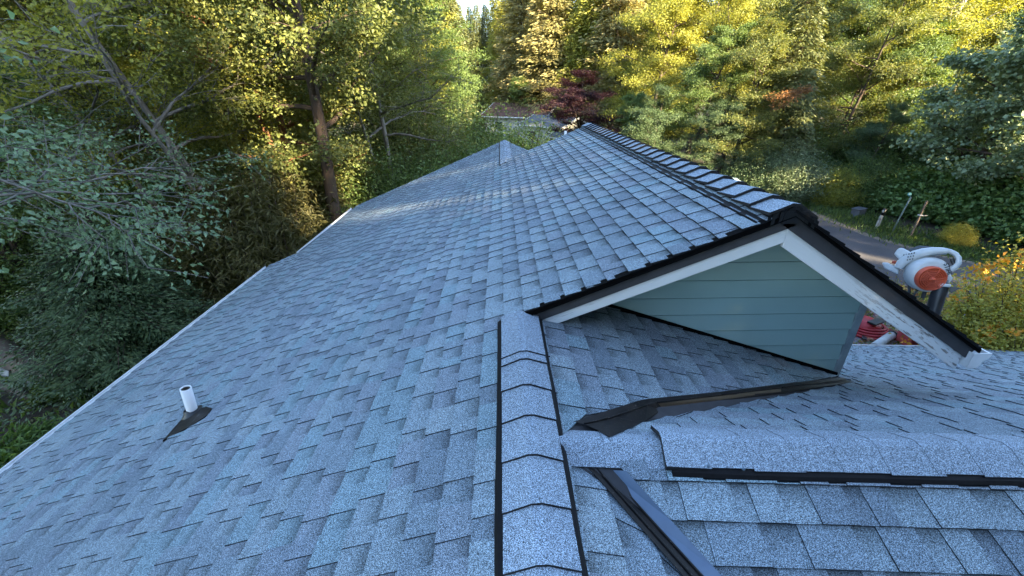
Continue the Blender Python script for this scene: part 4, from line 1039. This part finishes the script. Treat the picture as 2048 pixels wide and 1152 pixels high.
M['bl_orange'] = simple('blower_orange_plastic', (0.56, 0.085, 0.03), (0.42, 0.06, 0.025), 12, 0.42, 0.5)
M['bl_black'] = simple('black_plastic', (0.018, 0.019, 0.022), (0.010, 0.010, 0.012), 12, 0.4, 0.5)
M['bl_grey'] = simple('dark_grey_plastic', (0.07, 0.075, 0.085), (0.04, 0.045, 0.05), 12, 0.5, 0.5)
def disc_mat(cx, cy, d, tx=0.0, ty=0.0):
    base = Matrix(((bx[0], bz[0], bc[0], 0), (bx[1], bz[1], bc[1], 0), (bx[2], bz[2], bc[2], 0), (0, 0, 0, 1)))
    return Matrix.Translation(bp(cx, cy, d)) @ base @ Matrix.Rotation(tx, 4, 'X') @ Matrix.Rotation(ty, 4, 'Y')
# volute
mb = MB(); Mv = disc_mat(668, 412, 0, .10, .50); n = 40; rows = []
def vol_r(a): return (0.119+0.020*((a/6.283))) 
for r_s, h in ((0.30, -0.085), (0.93, -0.080), (1.0, -0.055), (1.0, 0.0), (0.95, 0.022), (0.80, 0.034), (0.45, 0.038)):
    rows.append([Mv @ Vector((vol_r(2*math.pi*k/n)*r_s*math.cos(2*math.pi*k/n+.2), vol_r(2*math.pi*k/n)*r_s*math.sin(2*math.pi*k/n+.2), h)) for k in range(n)])
mb.add([p for r_ in rows for p in r_], [(i*n+k, i*n+(k+1) % n, (i+1)*n+(k+1) % n, (i+1)*n+k) for i in range(len(rows)-1) for k in range(n)], True)
bpart(mb, 'fan_housing', M['bl_white'])
# orange guard with concentric rings and spokes
Mg = disc_mat(688, 446, 0.040, .14, .52); mb = MB()
mb.lathe([(0.088, -0.030), (0.092, 0.0), (0.088, 0.022), (0.080, 0.028), (0.078, 0.014), (0.0, 0.012)], Mg, 32)
guard = bpart(mb, 'intake_guard', M['bl_orange'])
for i, rr in enumerate((0.069, 0.057, 0.045, 0.033, 0.020)):
    mb = MB(); pr_ = [(rr+0.0035*math.cos(a), 0.022+0.002*i+0.0045*math.sin(a)) for a in np.linspace(0, 6.283, 7)]; mb.lathe(pr_, Mg, 30); g = mb.build('ring', M['bl_orange'], guard)
mb = MB()
for k in range(6):
    a = k*math.pi/3+.3; mb.tube([Mg @ Vector((0.01*math.cos(a), 0.01*math.sin(a), .031)), Mg @ Vector((0.082*math.cos(a), 0.082*math.sin(a), .024))], 0.0035, 5)
mb.lathe([(0.016, .02), (0.016, .036), (0, .038)], Mg, 16); mb.build('spoke', M['bl_orange'], guard)
mb = MB(); mb.box((0, 0, 0), (.05, .028, .03)); bb = mb.v; mb.v = [tuple(disc_mat(600, 372, .05, 0, .2) @ Matrix.Rotation(.5, 4, 'Z') @ Vector(v)) for v in bb]; bpart(mb, 'guard_latch', M['bl_orange'], .004)
# curved engine cowl that wraps the housing from lower left over the top
def sweep(pts, w, d0, d1, rnd=0.25):
    """pts: (cx, cy, halfwidth px); ribbon with thickness from d0 (back) to d1 (front)"""
    mb = MB(); rows = []
    for i, (x, y, hw) in enumerate(pts):
        a = pts[max(0, i-1)]; b = pts[min(len(pts)-1, i+1)]; tx_, ty_ = b[0]-a[0], b[1]-a[1]; L = math.hypot(tx_, ty_); nx, ny = -ty_/L, tx_/L
        prof = [(-1, d0), (-1, d1-(d1-d0)*rnd), (-.7, d1), (.7, d1), (1, d1-(d1-d0)*rnd), (1, d0)]
        rows.append([bp(x+nx*hw*q, y+ny*hw*q, d) for q, d in prof])
    m = 6; mb.add([p for r_ in rows for p in r_], [(i*m+k, i*m+(k+1) % m, (i+1)*m+(k+1) % m, (i+1)*m+k) for i in range(len(rows)-1) for k in range(m)], True)
    mb.add(rows[0], [tuple(range(m))]); mb.add(rows[-1], [tuple(range(m))[::-1]]); return mb
bpart(sweep([(432, 420, 38), (440, 370, 44), (468, 320, 48), (510, 272, 48), (560, 235, 44), (620, 205, 38), (680, 185, 30), (720, 180, 24)], 0, -.15, .035), 'engine_cowl', M['bl_white'])
bpart(sweep([(690, 182, 22), (735, 176, 20), (780, 190, 21), (812, 222, 22), (826, 262, 24), (815, 305, 26), (795, 335, 26)], 0, -.055, -.01, .5), 'handle', M['bl_white'])
bpart(sweep([(770, 235, 16), (785, 262, 15), (800, 285, 12)], 0, -.05, -.02), 'trigger', M['bl_black'])
mb = MB(); mb.prism([bp(352, 300, -.19), bp(366, 240, -.19), (bp(392, 226, -.19)), bp(470, 250, -.19), bp(480, 300, -.19), bp(420, 345, -.19)], Vector(bc)*0.185); bpart(mb, 'muffler_cover', M['bl_white'], .012)
# cooling slots
for i in range(5):
    for j in range(3):
        mb = MB(); c = bp(430+i*17+j*4, 290+j*28-i*9, .008 if i < 2 else .036); mb.box(c, (.007, .004, .010), Matrix(((bx[0], -bc[0], bz[0]), (bx[1], -bc[1], bz[1]), (bx[2], -bc[2], bz[2]))).to_4x4()); bpart(mb, 'cooling_slot', M['bl_grey'])
mb = MB(); mb.prism([bp(440, 238, -.11), bp(505, 186, -.11), bp(618, 174, -.11), bp(600, 196, -.09), bp(505, 262, -.09)], Vector(bz)*.012); bpart(mb, 'top_panel', M['bl_grey'])
mb = MB(); mb.tube([bp(508, 214, -.10), bp(548, 200, -.10)], .010, 8); bpart(mb, 'filler_cap', M['bl_black'])
mb = MB(); mb.prism([bp(290, 402, -.16), bp(330, 388, -.16), bp(445, 425, -.16), bp(455, 480, -.16), bp(330, 450, -.16)], Vector(bc)*.17); bpart(mb, 'fuel_tank', M['bl_white'], .01)
mb = MB(); mb.tube([bp(360, 372, -.09), bp(405, 372, -.09)], .013, 8); bpart(mb, 'starter_knob', M['bl_orange'])
mb = MB(); mb.tube([bp(560, 545, -.06), bp(600, 650, -.06)], .010, 6); mb.tube([bp(640, 560, -.04), bp(625, 660, -.04)], .008, 6); mb.tube([bp(690, 550, -.07), bp(700, 640, -.07)], .014, 6); bpart(mb, 'support_leg', M['bl_grey'])
mb = MB(); mb.tube([bp(775, 430, -.03), bp(782, 490, -.03), bp(800, 640, -.03), bp(822, 820, -.03), bp(835, 900, -.03)], [.036, .044, .044, .041, .040], 20); bpart(mb, 'blower_tube', M['bl_black'])
mb = MB(); mb.lathe([(0.044, -.01), (0.050, -.008), (0.050, .012), (0.044, .014)], Matrix.Translation(bp(781, 478, -.03)) @ (bp(800, 640, -.03)-bp(782, 490, -.03)).to_track_quat('Z', 'Y').to_matrix().to_4x4(), 20); bpart(mb, 'tube_collar', M['bl_white'])
mb = MB(); mb.prism([bp(845, 478, -.06), bp(915, 470, -.06), bp(872, 532, -.06), bp(848, 520, -.06)], Vector(bc)*.05); bpart(mb, 'intake_flap', M['bl_black'], .003)
fc = bpy.data.curves.new('lettering', 'FONT'); fc.body = 'STIHL'; fc.size = .040; fc.extrude = .0012; fc.align_x = 'CENTER'; fc.align_y = 'CENTER'; fc.materials.append(M['bl_black'])
fo = bpy.data.objects.new('lettering', fc); link(fo, blower); fo.matrix_parent_inverse = BMI
fo.matrix_basis = disc_mat(775, 338, 0.004, .10, .50) @ Matrix.Rotation(-0.98, 4, 'Z')
bpy.context.view_layer.update(); tm = bpy.data.meshes.new_from_object(fo.evaluated_get(bpy.context.evaluated_depsgraph_get())); mbs = fo.matrix_basis.copy(); bpy.data.objects.remove(fo)
fo = bpy.data.objects.new('lettering', tm); link(fo, blower); fo.matrix_parent_inverse = BMI; fo.matrix_basis = mbs

# ================================================================== roadside things
def stake(name, px0, py0, px1, py1, w, mat, label, cat, d=None, square=True, z=None):
    b = onz(px0, py0, gz(*onz(px0, py0, G)[:2])); dd = np.hypot(b[0], b[1]); r = ray(px1, py1); t = r*dd/np.hypot(r[0], r[1])
    e = empty(name, tuple(b), 0); tag(e, label, cat); ax = Vector(t-b)
    mb = MB(); mb.tube([Vector((0, 0, -.2)), ax*.5+Vector((rng.normal()*.01, 0, 0)), ax], [w, w*.97, w*.92], 4 if square else 10, True, not square)
    mb.build('post', mat, e); return e, ax
M['post_white'] = simple('weathered_white_paint', (0.62, 0.60, 0.56), (0.22, 0.20, 0.18), 3, 0.7, kind='obj')
M['post_brown'] = simple('weathered_brown_wood', (0.20, 0.15, 0.11), (0.10, 0.075, 0.055), 5, 0.8, kind='obj')
M['post_green'] = simple('pale_green_metal', (0.20, 0.25, 0.22), (0.13, 0.17, 0.15), 8, 0.5)
M['teal_glass'] = simple('teal_reflector', (0.10, 0.28, 0.30), (0.07, 0.2, 0.22), 8, 0.3)
e, ax = stake('marker_post', 1752, 456, 1769, 420, .08, M['post_white'], 'short thick white marker post with a black top at the road edge', 'post')
mb = MB(); mb.tube([ax*.72, ax*1.05+Vector((.02, 0, .02))], .085, 4); mb.build('black_top', M['bl_black'], e)
e, ax = stake('sign_pole', 1780, 470, 1822, 394, .035, M['post_green'], 'thin leaning pale green pole with a small teal reflector', 'pole', square=False)
mb = MB(); mb.lathe([(0, -.02), (.09, -.02), (.09, .02), (0, .02)], Matrix.Translation(ax+Vector((-.12, 0, .12))) @ Matrix.Rotation(1.3, 4, 'X'), 12); mb.build('reflector', M['teal_glass'], e)
e, ax = stake('wooden_post', 1818, 478, 1854, 402, .048, M['post_brown'], 'leaning brown wooden post with a pale band, right of the green pole', 'post')
mb = MB(); mb.tube([ax*.62, ax*.65], .10, 4); mb.tube([ax*.63+Vector((0, -.06, 0)), ax*.63+Vector((.24, -.1, .02))], .02, 4); mb.build('pale_band', M['post_white'], e)
# two grey boxes in the hedge and a pale blue tarp further left
M['box_grey'] = simple('grey_painted_metal', (0.11, 0.115, 0.135), (0.07, 0.075, 0.09), 3, 0.5)
b = onz(1735, 452, G); u_ = empty('utility_box', (b[0]+.3, b[1]+1.2, gz(b[0], b[1])), .5); tag(u_, 'low grey metal box half hidden under the hedge behind the white post', 'utility box')
mb = MB(); mb.box((0, 0, .62), (1.5, .8, 1.1)); u_.scale = (.5, .5, .42); mb.build('cabinet', M['box_grey'], u_, .03); mb = MB(); mb.box((0, 0, 1.22), (1.62, .92, .08)); mb.build('lid', M['box_grey'], u_, .02)
mb = MB(); mb.box((-.37, -.41, .62), (.68, .02, .9)); mb.build('door', M['box_grey'], u_, .01); mb = MB(); mb.box((.37, -.41, .62), (.68, .02, .9)); mb.build('door', M['box_grey'], u_, .01)
M['tarp'] = simple('pale_blue_tarp', (0.32, 0.40, 0.44), (0.20, 0.27, 0.30), 2, 0.4)
b = onz(1494, 385, G); t_ = at(1494, 27.5); tp = empty('tarp_covered_pile', (t_[0], t_[1], gz(*t_)), .3); tag(tp, 'pale blue tarp over a pile glimpsed beneath the trees over the ridge caps', 'tarp')
mb = MB(); nx_, ny_ = 14, 10; vs = []
for j in range(ny_+1):
    for i in range(nx_+1):
        u, v = i/nx_*2-1, j/ny_*2-1; h = 1.9*max(0, (1-abs(u)**3)*(1-abs(v)**3))**.6+.12*math.sin(u*9+v*4)*(1-abs(u)); vs.append((u*1.7, v*1.1, h+.02))
mb.add(vs, [(j*(nx_+1)+i, j*(nx_+1)+i+1, (j+1)*(nx_+1)+i+1, (j+1)*(nx_+1)+i) for j in range(ny_) for i in range(nx_)], True); mb.build('sheet', M['tarp'], tp)
mb = MB(); mb.tube([(-1.3, -1.25, .02), (-1.2, -1.25, 1.4)], .04, 6); mb.tube([(1.5, -1.2, .02), (.6, -1.25, 1.2)], .03, 6); mb.build('prop_pole', M['post_brown'], tp)
M['stump'] = simple('cut_wood_face', (0.50, 0.30, 0.16), (0.30, 0.16, 0.08), 4, 0.8)
b = at(1637, 26.0); s_ = empty('tree_stump', (b[0], b[1], gz(*b))); tag(s_, 'orange brown tree stump between the ridge end and the hedge', 'stump')
mb = MB(); mb.tube([(0, 0, -.2), (0, 0, .5), (.04, 0, 1.1)], [.62, .46, .42], 14); mb.build('stump_wood', BK['red'], s_)
mb = MB(); mb.lathe([(0, 1.115), (.38, 1.11), (.42, 1.06)], Matrix.Identity(4), 14); mb.build('cut_face', M['stump'], s_)

# ================================================================== things lying in the yard
M['red'] = simple('red_plastic', (0.42, 0.025, 0.035), (0.25, 0.015, 0.02), 5, 0.45)
M['red2'] = simple('coral_red_plastic', (0.62, 0.10, 0.10), (0.52, 0.08, 0.085), 5, 0.5)
M['copper'] = simple('copper_brown', (0.45, 0.22, 0.13), (0.12, 0.07, 0.05), 9, 0.45)
M['blue'] = simple('blue_plastic', (0.03, 0.14, 0.45), (0.02, 0.08, 0.28), 5, 0.4)
M['green_p'] = simple('dark_green_plastic', (0.015, 0.09, 0.05), (0.01, 0.06, 0.03), 5, 0.45)
M['yellow_p'] = simple('yellow_paint', (0.48, 0.38, 0.08), (0.35, 0.26, 0.06), 5, 0.5)
def yat(px, py): p = onz(px, py, G); return (p[0], p[1], gz(p[0], p[1])+.02)
ypx = 842/14.0
c = yat(1729, 664); h_ = empty('hose_coil', c); tag(h_, 'coiled dark red hose with a red cover on the yard gravel', 'hose')
mb = MB()
for k in range(4):
    rr = .62-.07*k; mb.tube([(rr*math.cos(a), rr*math.sin(a)*.95, .06+.055*k+.01*math.sin(3*a)) for a in np.linspace(0, 6.1, 26)], .038, 7)
mb.tube([(.55, .1, .05), (.9, -.3, .04), (.8, -.8, .03), (.5, -1.0, .03)], .03, 6); mb.build('hose', M['red'], h_)
mb = MB(); mb.lathe([(.40, .10), (.42, .26), (.28, .36), (.10, .40), (0, .40)], Matrix.Translation((-.06, .06, 0)), 16); mb.build('reel_cover', M['red'], h_); mb = MB(); mb.box((.06, -.16, .40), (.5, .22, .05), Matrix.Rotation(.4, 4, 'Z')); mb.build('reel_strap', M['bl_black'], h_, .01)
c = yat(1731, 681); r_ = empty('tool_pile', c); tag(r_, 'small heap of copper brown offcuts and black tools in front of the red hose', 'tool pile')
for k in range(9):
    mb = MB(); mb.box((rng.uniform(-.35, .35), rng.uniform(-.16, .16), .04+rng.uniform(0, .05)), (rng.uniform(.1, .3), rng.uniform(.04, .12), .03), Matrix.Rotation(rng.uniform(0, 3.1), 4, 'Z')); mb.build('offcut', M['copper'] if k % 3 else M['bl_black'], r_)
p0, p1 = yat(1756, 696), yat(1779, 680); e = empty('white_tube', p0); tag(e, 'white plastic tube with a black end lying by the eave', 'tube')
mb = MB(); ax = Vector(p1)-Vector(p0); mb.tube([Vector((0, 0, .12))-ax*.5, ax+Vector((0, 0, .12))], .115, 14); mb.build('tube_body', M['bl_white'], e); mb = MB(); mb.tube([ax*.97+Vector((0, 0, .12)), ax*1.06+Vector((0, 0, .12))], .14, 14); mb.build('black_collar', M['bl_black'], e)
c = yat(1822, 690); e = empty('cooler_box', c, .1); tag(e, 'coral red box with a white end standing in the yard', 'box')
mb = MB(); mb.box((-.08, 0, .20), (.52, .42, .36)); mb.build('box_body', M['red2'], e, .02); mb = MB(); mb.box((.25, 0, .21), (.14, .44, .38)); mb.build('white_end', M['bl_white'], e, .02); mb = MB(); mb.box((-.08, 0, .40), (.5, .4, .03)); mb.build('lid', M['red2'], e, .01)
c = yat(1842, 675); e = empty('blue_bundle', c); tag(e, 'small bright blue crumpled bundle behind the rake board', 'bundle')
mb = MB()
for k in range(5): mb.lathe([(0, -.10), (.10, -.06), (.13, 0), (.09, .07), (0, .09)], Matrix.Translation((rng.uniform(-.16, .16), rng.uniform(-.08, .08), .10+rng.uniform(0, .05))) @ Matrix.Rotation(rng.uniform(0, 1), 4, 'X') @ Matrix.Diagonal((1.2, .8, .8, 1)), 9)
mb.build('bundle_cloth', M['blue'], e)
c = yat(1866, 683); e = empty('green_bin', c, .2); tag(e, 'dark green bin beside the lower end of the peeling rake board', 'bin')
mb = MB(); mb.lathe([(0, .02), (.24, .02), (.30, .50), (.33, .50), (.33, .55), (.28, .55), (.22, .06), (0, .06)], Matrix.Identity(4), 16); mb.build('bin_body', M['green_p'], e)
mb = MB(); mb.tube([(.33, 0, .5), (.40, 0, .42), (.33, 0, .34)], .015, 6); mb.build('handle', M['green_p'], e)
c = yat(2045, 690); e = empty('garden_cart', (c[0], c[1], c[2]), .55); tag(e, 'yellow edged garden cart with a pale deck and dark rails at the right edge', 'cart')
mb = MB(); mb.box((0, 0, .55), (1.9, 1.0, .06)); mb.build('deck', M['bl_white'], e, .01); mb = MB(); mb.box((0, -.53, .55), (2.0, .06, .14)); mb.box((-1.0, 0, .55), (.06, 1.06, .14)); mb.build('yellow_edge', M['yellow_p'], e)
for sx in (-.6, .6):
    mb = MB(); mb.lathe([(.24, -.05), (.26, 0), (.24, .05), (.1, .03), (0, .03)], Matrix.Translation((sx, -.5, .26)) @ Matrix.Rotation(math.pi/2, 4, 'X'), 16); mb.build('wheel', M['bl_black'], e)
    mb = MB(); mb.lathe([(.24, -.05), (.26, 0), (.24, .05), (.1, .03), (0, .03)], Matrix.Translation((sx, .5, .26)) @ Matrix.Rotation(math.pi/2, 4, 'X'), 16); mb.build('wheel', M['bl_black'], e)
mb = MB(); mb.tube([(-.8, -.45, .58), (-.8, -.45, 1.0), (.8, -.45, 1.0), (.8, -.45, .58)], .025, 6); mb.tube([(-.8, .45, .58), (-.8, .45, 1.0), (.8, .45, 1.0)], .025, 6); mb.build('rail', M['bl_grey'], e)

# ================================================================== fallen logs on the left
M['moss'] = bark('mossy_log', (0.13, 0.085, 0.06), (0.05, 0.035, 0.028), 3)
for i, (a, b, w, lb) in enumerate((((-30, 690), (150, 772), .30, 'thick fallen log with peeling bark below the dark cedar'), ((-40, 728), (92, 770), .11, 'thin pale fallen log lying along the thick one'), ((-40, 752), (70, 800), .09, 'second thin fallen log nearest the eave'))):
    p0, p1 = onz(*a, G+w), onz(*b, G+w); e = empty('fallen_log', (p0[0], p0[1], G)); tag(e, lb, 'log')
    ax = Vector(p1-p0); mb = MB(); mb.tube([Vector((0, 0, w))+ax*t+Vector((rng.normal()*.03, rng.normal()*.03, rng.normal()*.03)) for t in np.linspace(0, 1, 7)], list(np.linspace(w*1.1, w*.8, 7)), 12); mb.build('log_wood', M['moss'] if i != 1 else BK['pale'], e)
    mb = MB(); q = Vector((0, 0, w))+ax*.6; mb.tube([q, q+Vector((.1, .1, .5))], [.05, .02], 6); mb.build('branch_stub', BK['brown'], e)

# ================================================================== neighbour houses
M['roof_brown'] = simple('red_brown_roofing', (0.12, 0.065, 0.05), (0.085, 0.046, 0.036), 5, 0.9); M['roof_grey'] = simple('grey_roofing', (0.115, 0.125, 0.145), (0.085, 0.095, 0.11), 5, 0.9)
M['wall_white'] = simple('pale_house_wall', (0.50, 0.50, 0.48), (0.42, 0.42, 0.40), 2, 0.7); M['pane'] = simple('window_glass', (0.03, 0.04, 0.05), rough=0.1, spec=0.8)
def gable_house(c, rz, L, Wd, hw, pitch, mr, label, low=None):
    e = empty('neighbour_house', (c[0], c[1], c[2]), rz); tag(e, label, 'house')
    hr = hw+Wd/2*pitch
    mb = MB()
    for sx in (-1, 1): mb.prism([(sx*(L/2-.1), -Wd/2, -.4), (sx*(L/2-.1), Wd/2, -.4), (sx*(L/2-.1), Wd/2, hw), (sx*(L/2-.1), 0, hr-.02), (sx*(L/2-.1), -Wd/2, hw)], (-sx*.2, 0, 0))
    for sy in (-1, 1): mb.box((0, sy*(Wd/2-.1), hw/2-.2), (L-.65, .2, hw+.4))
    w = mb.build('wall', M['wall_white'], e)
    for sy in (-1, 1):
        mb = MB(); o = .5; mb.prism([(-L/2-o, 0.001*sy, hr+.12), (L/2+o, 0.001*sy, hr+.12), (L/2+o, sy*(Wd/2+o), hr+.12-(Wd/2+o)*pitch), (-L/2-o, sy*(Wd/2+o), hr+.12-(Wd/2+o)*pitch)], (0, 0, -.12)); r = mb.build('roof', mr, e)
        for k in range(1, 14):
            pass
        for sx in (-1, 1):
            mb = MB(); x = sx*(L/2+o+.03); mb.prism([(x, 0.002*sy, hr+.13), (x, sy*(Wd/2+o), hr+.13-(Wd/2+o)*pitch), (x, sy*(Wd/2+o), hr-.11-(Wd/2+o)*pitch), (x, 0.002*sy, hr-.11)], (sx*.05, 0, 0)); mb.build('rake_board', M['white_clean'], e)
        mb = MB(); mb.box((0, sy*(Wd/2+o+.06), hr+.04-(Wd/2+o)*pitch), (L+2*o, .1, .12)); mb.build('gutter', M['white_clean'], e)
    for sx in (-1, 1):
        for wy in (-Wd*.22, Wd*.22):
            mb = MB(); mb.box((sx*(L/2+.02), wy, hw*.55), (.06, 1.2, 1.2)); f = mb.build('window', M['white_clean'], e); mb = MB(); mb.box((sx*(L/2+.06), wy, hw*.55), (.03, 1.0, 1.0)); mb.build('pane', M['pane'], f)
    for sy in (-1, 1):
        for wx in (-L*.25, L*.25):
            mb = MB(); mb.box((wx, sy*(Wd/2+.02), hw*.55), (1.4, .06, 1.2)); f = mb.build('window', M['white_clean'], e); mb = MB(); mb.box((wx, sy*(Wd/2+.06), hw*.55), (1.2, .03, 1.0)); mb.build('pane', M['pane'], f)
    return e
a = at(1050, 66); gable_house((a[0], a[1], G), math.radians(-28), 9, 7.5, 2.9, .38, M['roof_brown'], 'neighbour house with a red brown roof and white gable beyond the laurels')
a = at(1112, 57); gable_house((a[0], a[1], G-.6), math.radians(-50), 6.5, 4.6, 2.9, .38, M['roof_grey'], 'neighbour house with a pale grey roof left of the purple maple')
a = at(1145, 49); gable_house((a[0], a[1], G-.9), math.radians(-50), 2.6, 2.4, 2.6, .34, M['roof_grey'], 'small grey roofed shed in front of the grey roofed house')
# dead orange bough in the right wood
a = at(1600, 24.6); o = empty('dead_bough', (a[0], a[1], -2.0)); 
bpy.data.objects.remove(o)
me_w = MB(); B_, A2 = [], []; cD = np.array([*at(1600, 30.5), 0.0]); cD[2] = ray(1600, 190)[2]/np.hypot(*ray(1600, 190)[:2])*30.5
e = empty('dead_bough', tuple(cD)); tag(e, 'orange brown dead fir bough hanging in the middle of the right wood', 'branch')
for k in range(5):
    d = P(-1.0+rng.normal()*.25, -.2+rng.normal()*.2, -.28+rng.normal()*.15); pts = path((1.2, .8, .35), d, 2.4, 5, .08, -.05); me_w.tube(pts, [.03, .02, .015, .01, .006, .004], 4)
    n = 170; t = rng.random(n); q = np.array([interp(pts, x) for x in t]); B_.append(q+rng.normal(size=(n, 3))*P(.14, .14, .10)); A2.append(nrm(d)*.6+rdir(n)*.6+P(0, 0, -.4))
me_w.build('branch_wood', BK['brown'], e); B_ = np.concatenate(B_); A2 = np.concatenate(A2)
lm = leaves_mesh('needles', B_, A2, rdir(len(B_)), .16*rng.uniform(.6, 1.2, len(B_)), .3); lm.materials.clear(); lm.materials.append(LM['dead']); link(bpy.data.objects.new('needles', lm), e)
# orange blossoms scattered over the rhododendrons
for ob in [o for o in COL.objects if o.name.startswith('rhododendron_bush')]:
    n = 110; a_ = rng.random(n)*6.283; z_ = rng.random(n)**.7; rr = 2.1*np.sqrt(np.maximum(0, 1-z_**2))
    c = np.stack([np.cos(a_)*rr, np.sin(a_)*rr, .35+3.1*z_], 1); B_ = np.repeat(c, 7, 0)+rng.normal(size=(n*7, 3))*.05; lm = leaves_mesh('blossom', B_, rdir(n*7)+P(0, 0, .4), rdir(n*7), .12*rng.uniform(.7, 1.2, n*7), .7); lm.materials.clear(); lm.materials.append(LM['orange'])
    link(bpy.data.objects.new('blossom', lm), ob)
# fallen leaves and twigs on the ground left of the house and in the yard; grass tufts on the verge
def litter(name, n, box, size, mat, zup=.02, wr=.6, up=False):
    x = rng.uniform(box[0], box[1], n); y = rng.uniform(box[2], box[3], n)
    c = np.array([(x[i], y[i], gz(x[i], y[i])+zup) for i in range(n)]); ax = rdir(n)*P(1, 1, .25)+(P(0, 0, 1.6) if up else 0)
    me = leaves_mesh(name, c, ax, rdir(n)*.4+P(0, 0, 1) if not up else rdir(n), size*rng.uniform(.5, 1.4, n), wr); me.materials.clear(); me.materials.append(mat); o = bpy.data.objects.new(name, me); link(o); o['kind'] = 'stuff'; return o
litter('fallen_leaves', 9000, (-16, -4.5, 0, 16), .12, LM['bamboo']); litter('ground_ferns_and_weeds', 9000, (-20, -5.5, 1, 20), .22, LM['green'], wr=.3, up=True)
litter('yard_litter', 7000, (3.2, 15, 7.5, 15), .11, LM['dead']); litter('yard_weeds', 3500, (3.2, 15, 9.5, 15), .12, LM['olive'], up=True, wr=.3)
# grass along the verge
vs_ = resamp(offset(fe_, -1.6), 400); n = 16000; k = rng.integers(0, 400, n); c = np.array([(vs_[i][0]+rng.normal()*.8, vs_[i][1]+rng.normal()*.8, 0) for i in k]); c[:, 2] = [gz(p[0], p[1])+.02 for p in c]
me = leaves_mesh('verge_grass', c, rdir(n)*.5+P(0, 0, 1), rdir(n), .22*rng.uniform(.5, 1.4, n), .14); me.materials.clear(); me.materials.append(LM['green']); o = bpy.data.objects.new('verge_grass', me); link(o); o['kind'] = 'stuff'
